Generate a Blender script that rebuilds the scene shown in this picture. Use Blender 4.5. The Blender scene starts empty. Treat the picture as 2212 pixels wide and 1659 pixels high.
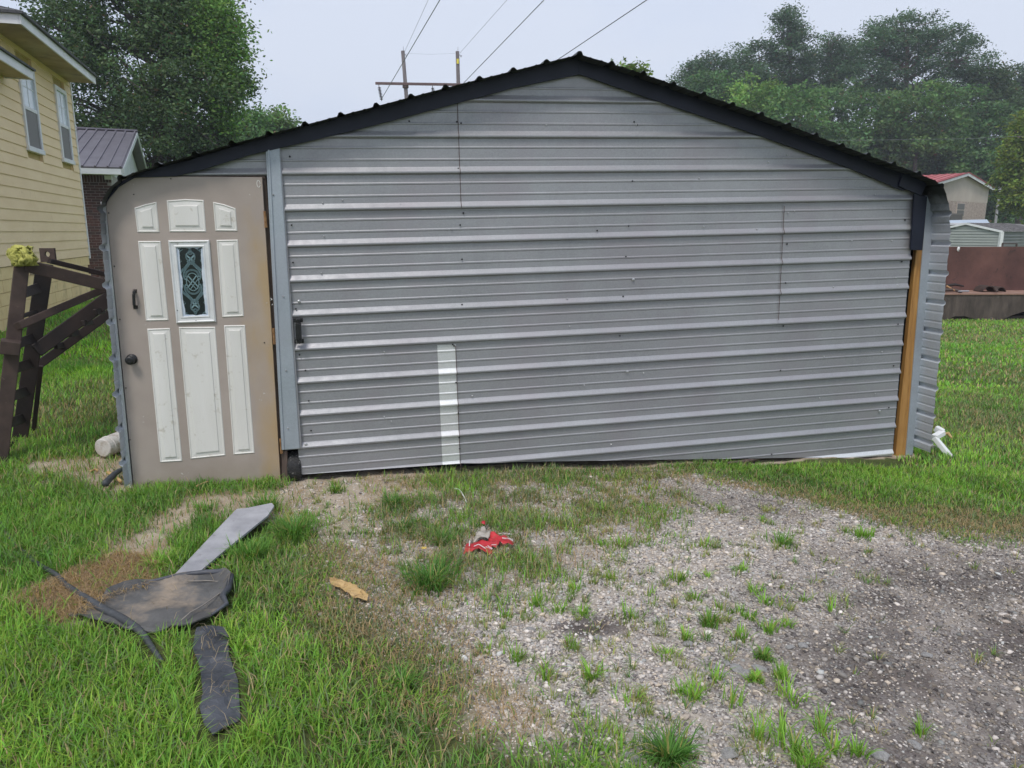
import bpy, bmesh, math, random
import numpy as np
from mathutils import Vector, Matrix, noise as mnoise
from mathutils.geometry import delaunay_2d_cdt
random.seed(7); RNG = np.random.default_rng(7)
sc = bpy.context.scene
COL = sc.collection
# ------------------------------------------------------------------ camera, light
FPX, CX, CY = 1600.0, 1106.0, 829.5          # focal length and centre, in pixels of a 2212 wide picture
PITCH = math.atan(330 / FPX)
CZ = 1.72
cam = bpy.data.cameras.new('camera'); cam.lens = 36 * FPX / 2212; cam.sensor_width = 36
cam.clip_start = 0.05; cam.clip_end = 1500
co = bpy.data.objects.new('camera', cam); COL.objects.link(co)
co.location = (0, 0, CZ); co.rotation_euler = (math.pi / 2 - PITCH, 0, 0); sc.camera = co
SUN_EL, SUN_AZ = math.radians(58), math.radians(200)      # azimuth: compass direction the light comes from, 0 = +y, clockwise
w = bpy.data.worlds.new('World'); sc.world = w; w.use_nodes = True
nt = w.node_tree; nt.nodes.clear()
sky = nt.nodes.new('ShaderNodeTexSky'); sky.sky_type = 'NISHITA'; sky.sun_disc = False
sky.sun_elevation = SUN_EL; sky.sun_rotation = SUN_AZ; sky.dust_density = 4; sky.air_density = 1.2
mixn = nt.nodes.new('ShaderNodeMix'); mixn.data_type = 'RGBA'; mixn.inputs[0].default_value = 0.86
tc = nt.nodes.new('ShaderNodeTexCoord'); nz = nt.nodes.new('ShaderNodeTexNoise'); nz.inputs['Scale'].default_value = 1.6; nz.inputs['Detail'].default_value = 4
mp = nt.nodes.new('ShaderNodeMapping'); mp.inputs['Scale'].default_value = (1, 1, 2.5)
cr = nt.nodes.new('ShaderNodeValToRGB'); cr.color_ramp.elements[0].position = .36; cr.color_ramp.elements[1].position = .62
cr.color_ramp.elements[0].color = (4.75, 5.6, 7.45, 1); cr.color_ramp.elements[1].color = (6.0, 6.45, 7.5, 1)
bg = nt.nodes.new('ShaderNodeBackground'); bg.inputs[1].default_value = 0.1
ow = nt.nodes.new('ShaderNodeOutputWorld')
L = nt.links.new
L(tc.outputs['Generated'], mp.inputs[0]); L(mp.outputs[0], nz.inputs['Vector']); L(nz.outputs[0], cr.inputs[0])
L(sky.outputs[0], mixn.inputs[6]); L(cr.outputs[0], mixn.inputs[7]); L(mixn.outputs[2], bg.inputs[0]); L(bg.outputs[0], ow.inputs[0])
sun = bpy.data.lights.new('sun', 'SUN'); sun.energy = 1.5; sun.angle = math.radians(14); sun.color = (1, .96, .9)
so = bpy.data.objects.new('sun', sun); COL.objects.link(so)
sd_ = Vector((math.sin(SUN_AZ) * math.cos(SUN_EL), math.cos(SUN_AZ) * math.cos(SUN_EL), math.sin(SUN_EL)))
so.rotation_euler = sd_.to_track_quat('Z', 'Y').to_euler(); so.location = (0, -5, 12)
sc.view_settings.view_transform = 'Standard'; sc.view_settings.look = 'None'
sc.view_settings.exposure = 0.42; sc.view_settings.gamma = 1; sc.view_settings.use_curve_mapping = False
sc.cycles.max_bounces = 6; sc.cycles.transparent_max_bounces = 8

def build_haze():
    m = bpy.data.materials.new('pale_haze'); m.use_nodes = True; t = m.node_tree; t.nodes.clear()
    v = t.nodes.new('ShaderNodeVolumePrincipled'); v.inputs['Density'].default_value = HAZE; v.inputs['Color'].default_value = (.86, .91, 1, 1)
    o = t.nodes.new('ShaderNodeOutputMaterial'); t.links.new(v.outputs[0], o.inputs['Volume'])
    me = bpy.data.meshes.new('haze'); X, Y0, Y1, Z0, Z1 = 430, -170, 430, -1.4, 45
    me.from_pydata([(x, y, z) for z in (Z0, Z1) for x, y in ((-X, Y0), (X, Y0), (X, Y1), (-X, Y1))], [], [(3, 2, 1, 0), (4, 5, 6, 7), (0, 1, 5, 4), (1, 2, 6, 5), (2, 3, 7, 6), (3, 0, 4, 7)])
    me.materials.append(m); h = bpy.data.objects.new('haze', me); COL.objects.link(h); h['kind'] = 'stuff'; h['label'] = 'thin pale summer haze over the whole place'; h['category'] = 'haze'
HAZE = 0.0009
# ------------------------------------------------------------------ geometry of the place
SP, CP = math.sin(PITCH), math.cos(PITCH)
def ray(px, py):
    x = (px - CX) / FPX; u = -(py - CY) / FPX
    return np.array([x, CP + u * SP, u * CP - SP])
CAM = np.array([0, 0, CZ])
def at(px, py, Y):
    r = ray(px, py); return CAM + r * (Y / r[1])
def gz(x, y):                                  # height of the land
    x = np.asarray(x, float); y = np.asarray(y, float)
    return -0.03 - 0.03 * np.clip(x, -7, 8)
def micro(x, y):
    return .010 * np.sin(x * 5.1 + 1.3 * np.sin(y * 3.7)) + .007 * np.sin(y * 9.3 + x * 4.2) + .004 * np.sin(x * 23 + y * 17)
def ground(px, py):
    r = ray(px, py); t = CZ / -r[2]
    for _ in range(12):
        P = CAM + r * t; t *= (CZ - gz(P[0], P[1])) / (CZ - P[2])
    return CAM + r * t
class Plane:                                   # a vertical plane (or one parallel to it) to measure on
    def __init__(s, P0, e1, n=None):
        s.P = np.array(P0, float); s.e1 = np.array(e1, float) / np.linalg.norm(e1)
        n = np.cross([0, 0, 1], s.e1) if n is None else np.array(n, float)
        s.n = n / np.linalg.norm(n); s.e3 = np.cross(s.e1, s.n)
    def uv(s, px, py, w=0.0):
        r = ray(px, py); o = s.P + s.n * w
        t = ((o - CAM) @ s.n) / (r @ s.n); q = CAM + r * t - o
        return float(q @ s.e1), float(q @ s.e3)
    def L(s, px, py, w=0.0):
        u, v = s.uv(px, py, w); return np.array([u, w, v])
    def W(s, u, w, v): return s.P + s.e1 * u + s.n * w + s.e3 * v
    def matrix(s):
        M = Matrix.Identity(4)
        for i in range(3):
            M[i][0] = s.e1[i]; M[i][1] = s.n[i]; M[i][2] = s.e3[i]; M[i][3] = s.P[i]
        return M
# ------------------------------------------------------------------ objects
FR = {}
def tag(o, label=None, cat=None, group=None, kind=None):
    for k, v in (('label', label), ('category', cat), ('group', group), ('kind', kind)):
        if v: o[k] = v
    return o
def thing(name, label, cat, loc=(0, 0, 0), group=None, plane=None):
    o = bpy.data.objects.new(name, None); COL.objects.link(o); o.empty_display_size = .1
    if plane is not None: o.matrix_world = plane.matrix(); FR[o] = np.zeros(3)
    else: o.location = loc; FR[o] = np.array(loc, float)
    return tag(o, label, cat, group)
class MB:
    def __init__(s): s.v = []; s.f = []
    def add(s, vs, fs):
        b = len(s.v); s.v += [tuple(map(float, p)) for p in vs]; s.f += [tuple(i + b for i in f) for f in fs]; return s
    def quad(s, a, b, c, d): return s.add([a, b, c, d], [(0, 1, 2, 3)])
    def hexa(s, p): return s.add(p, [(3, 2, 1, 0), (4, 5, 6, 7), (0, 1, 5, 4), (1, 2, 6, 5), (2, 3, 7, 6), (3, 0, 4, 7)])
    def box(s, a, b):
        (x0, y0, z0), (x1, y1, z1) = a, b
        return s.hexa([(x0, y0, z0), (x1, y0, z0), (x1, y1, z0), (x0, y1, z0), (x0, y0, z1), (x1, y0, z1), (x1, y1, z1), (x0, y1, z1)])
    def prism(s, poly, off):
        n = len(poly); off = np.array(off); A = [np.array(p) for p in poly]; B = [p + off for p in A]
        return s.add(A + B, [tuple(range(n)), tuple(range(2 * n - 1, n - 1, -1))] + [(i, i + n, (i + 1) % n + n, (i + 1) % n) for i in range(n)])
    def bar(s, p0, p1, w, h, up=(0, 0, 1), w1=None, h1=None):
        p0 = np.array(p0, float); p1 = np.array(p1, float); d = p1 - p0; d /= np.linalg.norm(d)
        a = np.cross(d, up); a /= (np.linalg.norm(a) + 1e-9); b = np.cross(a, d)
        w1 = w1 or w; h1 = h1 or h; P = []
        for p, ww, hh in ((p0, w, h), (p1, w1, h1)):
            P += [p - a * ww / 2 - b * hh / 2, p + a * ww / 2 - b * hh / 2, p + a * ww / 2 + b * hh / 2, p - a * ww / 2 + b * hh / 2]
        return s.hexa(P)
    def tube(s, path, r, n=8, cap=True):
        path = [np.array(p, float) for p in path]; m = len(path)
        rr = r if hasattr(r, '__len__') else [r] * m
        vs = []; ref = np.array([0, 0, 1.0])
        for i, p in enumerate(path):
            d = path[min(i + 1, m - 1)] - path[max(i - 1, 0)]; d /= (np.linalg.norm(d) + 1e-9)
            a = np.cross(d, ref)
            if np.linalg.norm(a) < .15: a = np.cross(d, [1, 0, 0])
            a /= np.linalg.norm(a); b = np.cross(a, d)
            for k in range(n):
                t = 2 * math.pi * k / n; vs.append(p + rr[i] * (math.cos(t) * a + math.sin(t) * b))
        fs = [(i * n + k, i * n + (k + 1) % n, (i + 1) * n + (k + 1) % n, (i + 1) * n + k) for i in range(m - 1) for k in range(n)]
        if cap: fs += [tuple(range(n - 1, -1, -1)), tuple(range((m - 1) * n, m * n))]
        return s.add(vs, fs)
    def lathe(s, c, axis, prof, n=20):
        c = np.array(c, float); d = np.array(axis, float); d /= np.linalg.norm(d)
        return s.tube([c + d * t for t, r in prof], [r for t, r in prof], n) if False else s._l(c, d, prof, n)
    def _l(s, c, d, prof, n):
        a = np.cross(d, [0, 0, 1.0]);
        if np.linalg.norm(a) < .1: a = np.cross(d, [1, 0, 0])
        a /= np.linalg.norm(a); b = np.cross(a, d); vs = []
        for t, r in prof:
            for k in range(n):
                q = 2 * math.pi * k / n; vs.append(c + d * t + r * (math.cos(q) * a + math.sin(q) * b))
        m = len(prof)
        fs = [(i * n + k, i * n + (k + 1) % n, (i + 1) * n + (k + 1) % n, (i + 1) * n + k) for i in range(m - 1) for k in range(n)]
        fs += [tuple(range(n - 1, -1, -1)), tuple(range((m - 1) * n, m * n))]
        return s.add(vs, fs)
    def build(s, name, mat, parent=None, smooth=False, bevel=0, label=None, kind=None):
        me = bpy.data.meshes.new(name)
        off = np.zeros(3); root = parent
        while root is not None and root.parent is not None: root = root.parent
        if root is not None: off = FR.get(root, np.zeros(3))
        me.from_pydata([tuple(np.array(p) - off) for p in s.v], [], s.f); me.update()
        bm = bmesh.new(); bm.from_mesh(me); bmesh.ops.recalc_face_normals(bm, faces=bm.faces); bm.to_mesh(me); bm.free()
        if smooth: me.polygons.foreach_set('use_smooth', [True] * len(me.polygons))
        o = bpy.data.objects.new(name, me); COL.objects.link(o); o.parent = parent
        for m_ in (mat if isinstance(mat, (list, tuple)) else [mat]): me.materials.append(m_)
        if bevel:
            b = o.modifiers.new('bevel', 'BEVEL'); b.width = bevel; b.segments = 2; b.limit_method = 'ANGLE'; b.angle_limit = .6
        return tag(o, label=label, kind=kind)
def npmesh(name, V, F, mat, parent=None, colors=None, smooth=False, off=None):
    """V (n,3), F (m,k) numpy arrays; colours per face"""
    me = bpy.data.meshes.new(name); V = np.asarray(V, np.float32); F = np.asarray(F, np.int32)
    if off is not None: V = V - np.array(off, np.float32)
    me.vertices.add(len(V)); me.vertices.foreach_set('co', V.ravel())
    m, k = F.shape
    me.loops.add(m * k); me.loops.foreach_set('vertex_index', F.ravel())
    me.polygons.add(m); me.polygons.foreach_set('loop_start', np.arange(0, m * k, k, dtype=np.int32))
    me.polygons.foreach_set('loop_total', np.full(m, k, np.int32))
    if smooth: me.polygons.foreach_set('use_smooth', np.ones(m, bool))
    me.update(calc_edges=True)
    if colors is not None:
        a = me.attributes.new('col', 'FLOAT_COLOR', 'FACE')
        c = np.ones((m, 4), np.float32); c[:, :3] = colors; a.data.foreach_set('color', c.ravel())
    me.materials.append(mat)
    o = bpy.data.objects.new(name, me); COL.objects.link(o); o.parent = parent
    return o
# ------------------------------------------------------------------ materials
def newmat(name):
    m = bpy.data.materials.new(name); m.use_nodes = True
    return m, m.node_tree, m.node_tree.nodes['Principled BSDF']
def nn(t, ty, **kw):
    n = t.nodes.new(ty)
    for k, v in kw.items():
        if k in n.inputs: n.inputs[k].default_value = v
        else: setattr(n, k, v)
    return n
def ramp(t, src, stops):
    r = t.nodes.new('ShaderNodeValToRGB'); e = r.color_ramp.elements
    while len(e) < len(stops): e.new(.5)
    for el, (p, c) in zip(e, stops):
        el.position = p; el.color = (*c, 1) if len(c) == 3 else c
    t.links.new(src, r.inputs[0]); return r.outputs[0]
def mixc(t, fac, a, b, mode='MIX'):
    m = t.nodes.new('ShaderNodeMix'); m.data_type = 'RGBA'; m.blend_type = mode; m.clamp_result = False
    for i, v in ((0, fac), (6, a), (7, b)):
        if isinstance(v, bpy.types.NodeSocket): t.links.new(v, m.inputs[i])
        else: m.inputs[i].default_value = v if i == 0 else ((*v, 1) if len(v) == 3 else v)
    return m.outputs[2]
def math_(t, op, a, b=0.5):
    m = t.nodes.new('ShaderNodeMath'); m.operation = op
    for i, v in ((0, a), (1, b)):
        if isinstance(v, bpy.types.NodeSocket): t.links.new(v, m.inputs[i])
        else: m.inputs[i].default_value = v
    return m.outputs[0]
def noise(t, scale, detail=4, rough=.55, vec=None, stretch=None):
    n = nn(t, 'ShaderNodeTexNoise', Scale=scale, Detail=detail, Roughness=rough)
    if vec is None:
        c = t.nodes.new('ShaderNodeTexCoord'); vec = c.outputs['Object']
    if stretch:
        mp = t.nodes.new('ShaderNodeMapping'); mp.inputs['Scale'].default_value = stretch; t.links.new(vec, mp.inputs[0]); vec = mp.outputs[0]
    t.links.new(vec, n.inputs['Vector']); return n.outputs[0]
def bump(t, b, h, strength=.3, dist=.01):
    n = nn(t, 'ShaderNodeBump', Strength=strength, Distance=dist); t.links.new(h, n.inputs['Height']); t.links.new(n.outputs[0], b.inputs['Normal'])
def mat_simple(name, c1, c2, scale=6, rough=.7, metal=0, bstr=.15, bdist=.004, bscale=40, stretch=None, spec=None, fine=None):
    m, t, b = newmat(name)
    n = noise(t, scale, 6, .6, stretch=stretch); c = ramp(t, n, [(.32, c1), (.68, c2)])
    if fine:
        c = mixc(t, ramp(t, noise(t, fine[0], 5, .7), [(fine[1], (0, 0, 0)), (fine[2], (1, 1, 1))]), c, fine[3])
    t.links.new(c, b.inputs['Base Color']); b.inputs['Roughness'].default_value = rough; b.inputs['Metallic'].default_value = metal
    if spec is not None: b.inputs['Specular IOR Level'].default_value = spec
    bump(t, b, noise(t, bscale, 4, .6, stretch=stretch), bstr, bdist)
    return m
def mat_galv(name, lo, hi, rough=.42, metal=.75, moss_shade=None):
    m, t, b = newmat(name)
    big = noise(t, 1.1, 4, .6, stretch=(1, 1, 2.2)); c = ramp(t, big, [(.3, lo), (.7, hi)])
    v = nn(t, 'ShaderNodeTexVoronoi', Scale=120.0); tcn = t.nodes.new('ShaderNodeTexCoord'); t.links.new(tcn.outputs['Object'], v.inputs['Vector'])
    sp = t.nodes.new('ShaderNodeSeparateColor'); t.links.new(v.outputs['Color'], sp.inputs[0])
    c = mixc(t, ramp(t, sp.outputs[0], [(0, (.0, .0, .0)), (1, (.22, .22, .22))]), c, (hi[0] * 1.35, hi[1] * 1.35, hi[2] * 1.35))
    st = ramp(t, noise(t, 3.0, 6, .7, stretch=(1, 1, .25)), [(.52, (0, 0, 0)), (.8, (.22, .22, .22))])
    c = mixc(t, st, c, tuple(.62 * x for x in lo))
    # purple-grey handling stains, dust
    c = mixc(t, ramp(t, noise(t, 2.3, 3, .5), [(.45, (0, 0, 0)), (.7, (.5, .5, .5))]), c, (lo[0] * 1.12, lo[1] * 1.02, lo[2] * 1.05))
    if moss_shade is not None:
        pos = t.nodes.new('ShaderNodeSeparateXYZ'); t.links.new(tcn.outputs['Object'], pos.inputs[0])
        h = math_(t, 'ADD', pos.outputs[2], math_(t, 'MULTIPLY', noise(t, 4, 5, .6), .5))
        mm = t.nodes.new('ShaderNodeMapRange'); mm.inputs[1].default_value = moss_shade[0]; mm.inputs[2].default_value = moss_shade[1]; t.links.new(h, mm.inputs[0])
        c = mixc(t, mm.outputs[0], c, moss_shade[2])
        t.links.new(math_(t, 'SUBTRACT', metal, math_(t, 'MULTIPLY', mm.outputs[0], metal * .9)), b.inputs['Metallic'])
    else: b.inputs['Metallic'].default_value = metal
    t.links.new(c, b.inputs['Base Color'])
    r = ramp(t, noise(t, 14, 5, .7), [(.3, (rough - .06,) * 3), (.7, (rough + .12,) * 3)]); t.links.new(r, b.inputs['Roughness'])
    hsum = math_(t, 'ADD', math_(t, 'MULTIPLY', noise(t, 1.7, 2, .4, stretch=(.5, 1, 1.2)), 6.0), math_(t, 'MULTIPLY', noise(t, 160, 2, .5), .12))
    bump(t, b, hsum, .12, .003)
    return m
def mat_attr(name, rough=.8, transl=0.0, bscale=None, spec=.3, noise_amt=0.0):
    m, t, b = newmat(name)
    a = t.nodes.new('ShaderNodeAttribute'); a.attribute_name = 'col'; c = a.outputs['Color']
    if noise_amt: c = mixc(t, 1.0, c, ramp(t, noise(t, bscale or 60, 5, .7), [(.3, (1 - noise_amt,) * 3), (.7, (1 + noise_amt,) * 3)]), 'MULTIPLY')
    t.links.new(c, b.inputs['Base Color']); b.inputs['Roughness'].default_value = rough; b.inputs['Specular IOR Level'].default_value = spec
    if bscale: bump(t, b, noise(t, bscale, 5, .7), .5, .003)
    if transl:
        tr = t.nodes.new('ShaderNodeBsdfTranslucent'); t.links.new(mixc(t, 1.0, c, (1.25, 1.35, .6), 'MULTIPLY'), tr.inputs[0])
        ms = t.nodes.new('ShaderNodeMixShader'); ms.inputs[0].default_value = transl
        out = t.nodes['Material Output']; t.links.new(b.outputs[0], ms.inputs[1]); t.links.new(tr.outputs[0], ms.inputs[2]); t.links.new(ms.outputs[0], out.inputs[0])
    return m
M = {}
M['galv'] = mat_galv('weathered_galvanised_steel', (.3, .302, .315), (.37, .375, .388), .5, .5)
M['galv_new'] = mat_galv('new_galvanised_steel', (.6, .615, .61), (.74, .755, .75), rough=.36, metal=.4)
M['galv_post'] = mat_galv('blue_grey_galvanised_post', (.33, .375, .41), (.43, .47, .51), rough=.5, metal=.4)
M['shell'] = mat_galv('galvanised_shell_with_moss_and_shade', (.45, .49, .53), (.58, .62, .66), rough=.5, metal=.35, moss_shade=(.1, .42, (.022, .026, .021)))  # near-black top: moss, and roof underside shade painted into the colour
M['black'] = mat_simple('black_painted_flashing', (.006, .008, .018), (.016, .019, .036), 2.2, .4, 0, .2, .008, 4, spec=.3, fine=(9, .66, .78, (.03, .032, .045)))
M['black_iron'] = mat_simple('black_iron', (.008, .008, .009), (.02, .02, .02), 30, .4)
def mat_door():
    m, t, b = newmat('taupe_door_paint')
    c = ramp(t, noise(t, 3, 5, .6), [(.3, (.36, .3, .26)), (.7, (.43, .365, .32))])
    tcn = t.nodes.new('ShaderNodeTexCoord'); pos = t.nodes.new('ShaderNodeSeparateXYZ'); t.links.new(tcn.outputs['Object'], pos.inputs[0])
    # ochre water stains near the hinge side and the foot of the door
    e = t.nodes.new('ShaderNodeMapRange'); e.inputs[1].default_value = -.27; e.inputs[2].default_value = -.12; t.links.new(math_(t, 'ADD', pos.outputs[0], math_(t, 'MULTIPLY', noise(t, 5, 5, .65, stretch=(1, 1, .4)), .25)), e.inputs[0])
    s = math_(t, 'MULTIPLY', e.outputs[0], ramp(t, noise(t, 2.2, 4, .6, stretch=(1, 1, .5)), [(.42, (0, 0, 0)), (.6, (.75,) * 3)]))
    c = mixc(t, s, c, (.44, .3, .14))
    f = t.nodes.new('ShaderNodeMapRange'); f.inputs[1].default_value = -1.35; f.inputs[2].default_value = -1.68; t.links.new(math_(t, 'ADD', pos.outputs[2], math_(t, 'MULTIPLY', noise(t, 6, 5, .6), .3)), f.inputs[0])
    c = mixc(t, math_(t, 'MULTIPLY', f.outputs[0], .55), c, (.26, .2, .12))
    c = mixc(t, ramp(t, noise(t, 26, 6, .75), [(.66, (0, 0, 0)), (.74, (.6,) * 3)]), c, (.42, .37, .32))
    t.links.new(c, b.inputs['Base Color']); b.inputs['Roughness'].default_value = .55
    bump(t, b, noise(t, 70, 3, .5), .12, .002); return m
M['door'] = mat_door()
M['cream'] = mat_simple('cream_brushed_paint', (.68, .66, .61), (.8, .78, .74), 4, .5, 0, .2, .002, 90, stretch=(1, 1, .15), fine=(14, .6, .78, (.45, .4, .31)))
M['frame_white'] = mat_simple('chipped_white_paint', (.62, .62, .6), (.76, .77, .77), 7, .45, 0, .2, .002, 60, fine=(25, .62, .72, (.4, .38, .34)))
M['glass_dark'] = mat_simple('dark_glass', (.008, .012, .018), (.02, .025, .032), 5, .12, 0, .02, .001, 10, spec=.6)
M['etch'] = mat_simple('etched_glass', (.15, .25, .27), (.22, .33, .35), 12, .5)
M['tape'] = mat_simple('white_blue_sealant', (.42, .5, .6), (.68, .73, .78), 18, .5, 0, .3, .004, 40)
M['rusty_hinge'] = mat_simple('rusty_brass', (.24, .11, .04), (.42, .25, .12), 40, .6, .3)
M['old_wood'] = mat_simple('weathered_brown_wood', (.07, .05, .04), (.14, .10, .08), 8, .85, 0, .5, .006, 30, stretch=(4, 4, .4))
M['tyre'] = mat_simple('tyre_rubber', (.014, .014, .015), (.035, .034, .033), 20, .75, fine=(35, .6, .68, (.25, .24, .22)))
def mat_pine():
    m, t, b = newmat('treated_yellow_lumber')
    n = noise(t, 7, 6, .6, stretch=(7, 7, .5)); c = ramp(t, n, [(.25, (.25, .115, .03)), (.5, (.42, .215, .06)), (.75, (.5, .28, .09))])
    v = nn(t, 'ShaderNodeTexVoronoi', Scale=3.1); tcn = t.nodes.new('ShaderNodeTexCoord'); t.links.new(tcn.outputs['Object'], v.inputs['Vector'])
    c = mixc(t, ramp(t, v.outputs['Distance'], [(.02, (.85,) * 3), (.07, (0, 0, 0))]), c, (.13, .05, .015))
    t.links.new(c, b.inputs['Base Color']); b.inputs['Roughness'].default_value = .6; bump(t, b, n, .3, .003); return m
M['pine'] = mat_pine()
M['seam'] = mat_simple('rusty_seam_with_shadow', (.06, .04, .04), (.14, .09, .085), 30, .8)
M['screw_dark'] = mat_simple('dark_screw', (.01, .01, .012), (.03, .03, .03), 50, .5)
M['screw_light'] = mat_simple('zinc_screw', (.4, .4, .41), (.6, .6, .6), 50, .3, .6)
M['siding_yellow'] = mat_simple('yellow_lap_siding', (.82, .61, .355), (.9, .695, .43), 1.2, .6, 0, .15, .003, 25, stretch=(1, 1, 3), fine=(8, .62, .85, (.5, .36, .15)))
M['block_yellow'] = mat_simple('yellow_painted_block', (.78, .58, .28), (.87, .67, .35), 3, .75, 0, .5, .008, 50, fine=(2.5, .55, .8, (.42, .3, .14)))
M['mortar_yellow'] = mat_simple('yellow_painted_joint', (.42, .31, .12), (.5, .38, .16), 3, .8)
M['white_trim'] = mat_simple('white_trim_paint', (.66, .66, .68), (.8, .8, .82), 3, .5, fine=(12, .64, .74, (.4, .38, .36)))
M['soffit'] = mat_simple('tan_soffit', (.3, .21, .12), (.47, .36, .22), 1.6, .7, fine=(3, .55, .7, (.22, .16, .11)))
M['shingle'] = mat_simple('grey_shingle', (.05, .05, .055), (.12, .12, .125), 30, .9, 0, .8, .01, 60)
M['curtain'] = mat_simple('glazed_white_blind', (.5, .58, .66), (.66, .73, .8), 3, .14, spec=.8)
M['screen'] = mat_simple('window_screen', (.13, .12, .12), (.2, .19, .185), 90, .5)
M['brick'] = mat_simple('dark_red_brick', (.05, .027, .024), (.11, .05, .043), 14, .85, 0, .5, .006, 60)
M['brick2'] = mat_simple('dark_brown_brick', (.035, .025, .026), (.075, .045, .04), 14, .85, 0, .5, .006, 60)
M['mortar'] = mat_simple('pale_mortar', (.3, .28, .26), (.42, .4, .38), 10, .9)
M['roof_mauve'] = mat_simple('mauve_metal_roof', (.165, .15, .175), (.22, .205, .235), 2, .4, .3, fine=(8, .7, .75, (.35, .33, .38)))
M['gable_white'] = mat_simple('white_painted_board', (.55, .58, .6), (.68, .71, .73), 2, .6)
M['rust'] = mat_simple('rusty_steel', (.046, .03, .025), (.1, .066, .053), 5, .7, .15, .5, .004, 35, fine=(30, .66, .72, (.2, .15, .12)))
M['rust_black'] = mat_simple('blackened_rusty_steel', (.012, .009, .009), (.04, .024, .02), 4, .6, .2, .5, .004, 35, fine=(40, .68, .73, (.12, .1, .09)))
M['rust_red'] = mat_simple('red_brown_rusty_plate', (.07, .032, .028), (.17, .08, .064), 1.1, .75, .1, .4, .01, 12, fine=(5, .6, .7, (.035, .025, .024)))
M['grime'] = mat_simple('grimy_steel_lip', (.045, .035, .03), (.13, .1, .085), 1.8, .8, .1, .5, .01, 12, stretch=(3, 3, 1), fine=(5, .62, .75, (.19, .17, .155)))
M['ledge'] = mat_simple('pinkish_dusty_ledge', (.22, .12, .085), (.32, .2, .15), 5, .9)
M['cloth'] = mat_simple('yellow_green_cloth', (.3, .3, .055), (.52, .5, .14), 14, .9, 0, .6, .01, 60)
M['bucket_dust'] = mat_simple('pale_dust', (.2, .18, .155), (.3, .27, .235), 20, .9)
M['bucket'] = mat_simple('dirty_white_plastic', (.45, .4, .34), (.68, .67, .65), 6, .6, fine=(18, .5, .7, (.3, .23, .17)))
M['white_plastic'] = mat_simple('white_plastic', (.68, .68, .67), (.8, .8, .79), 6, .5, fine=(14, .6, .8, (.4, .36, .28)))
M['rubber'] = mat_simple('dusty_black_rubber', (.06, .059, .058), (.14, .137, .133), 5, .75, 0, .5, .004, 80, fine=(2.6, .52, .7, (.3, .24, .18)))
M['rubber_strip'] = mat_simple('black_rubber_strip', (.032, .036, .046), (.085, .09, .105), 6, .55, 0, .5, .004, 60, fine=(16, .6, .75, (.12, .12, .13)))
M['hose'] = mat_simple('dark_hose', (.035, .04, .046), (.075, .08, .088), 20, .6)
M['plank'] = mat_simple('weathered_grey_plank', (.26, .26, .28), (.42, .42, .44), 6, .75, 0, .5, .004, 40, stretch=(1, 1, 1), fine=(22, .6, .75, (.2, .19, .19)))
M['red_film'] = mat_simple('red_plastic_film', (.42, .02, .03), (.6, .045, .055), 9, .35, 0, .4, .008, 25)
M['grey_film'] = mat_simple('dull_inner_film', (.34, .3, .25), (.48, .44, .39), 20, .45, 0, .4, .008, 30)
M['white_print'] = mat_simple('white_print', (.65, .6, .6), (.8, .75, .75), 20, .5)
M['tan_leaf'] = mat_simple('dry_tan_leaf', (.42, .27, .1), (.58, .4, .19), 20, .75, 0, .5, .004, 40)
M['bark'] = mat_simple('grey_brown_bark', (.06, .05, .042), (.14, .12, .105), 5, .95, 0, .8, .03, 9, stretch=(3, 3, .6))
M['bark_pine'] = mat_simple('pine_bark', (.11, .075, .06), (.2, .14, .115), 5, .95, 0, .8, .03, 9, stretch=(3, 3, .6))
M['pole'] = mat_simple('grey_utility_pole', (.1, .085, .085), (.17, .15, .15), 3, .9, stretch=(3, 3, .3))
M['arm'] = mat_simple('rust_painted_cross_arm', (.11, .06, .06), (.15, .085, .08), 3, .7)
M['insul'] = mat_simple('brown_porcelain', (.05, .03, .04), (.09, .05, .06), 5, .3)
M['wire'] = mat_simple('grey_wire', (.13, .13, .16), (.18, .18, .21), 5, .5)
M['sign_y'] = mat_simple('yellow_sign', (.75, .6, .04), (.85, .7, .08), 9, .5)
M['red_roof'] = mat_simple('faded_red_metal_roof', (.45, .12, .13), (.56, .2, .2), 1.2, .45, .1)
M['red_trim'] = mat_simple('red_roof_trim', (.3, .045, .05), (.38, .07, .075), 3, .5)
M['stucco'] = mat_simple('beige_gable_board', (.5, .42, .37), (.58, .5, .44), .6, .8)
M['brick_pink'] = mat_simple('mottled_pink_brick', (.4, .3, .26), (.6, .5, .45), 5, .9, fine=(9, .55, .7, (.16, .1, .08)))
M['mortar_pale'] = mat_simple('pale_joint', (.4, .36, .33), (.5, .46, .42), 4, .9)
M['sage'] = mat_simple('sage_metal_siding', (.27, .29, .27), (.34, .36, .34), .8, .5)
M['sage_dark'] = mat_simple('dull_metal_siding', (.13, .14, .14), (.2, .21, .2), .8, .5)
M['old_roof'] = mat_simple('stained_metal_roof', (.11, .1, .1), (.3, .29, .28), 1.6, .6, .2, stretch=(1, 4, 1), fine=(3, .5, .65, (.12, .11, .105)))
M['blue_roof'] = mat_simple('pale_blue_roof', (.42, .5, .6), (.55, .62, .7), 1, .5)
M['dark_gap'] = mat_simple('dark_interior', (.012, .012, .014), (.02, .02, .022), 3, .95)
M['grass'] = mat_attr('grass_blades', .65, .3, None, .25)
M['leaf'] = mat_attr('leaves', .65, .28, None, .25)
M['stone'] = mat_attr('stones', .85, 0, 220, .3, .25)
M['bloom'] = mat_simple('yellow_petal', (.75, .5, .02), (.85, .6, .05), 9, .6)

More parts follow.
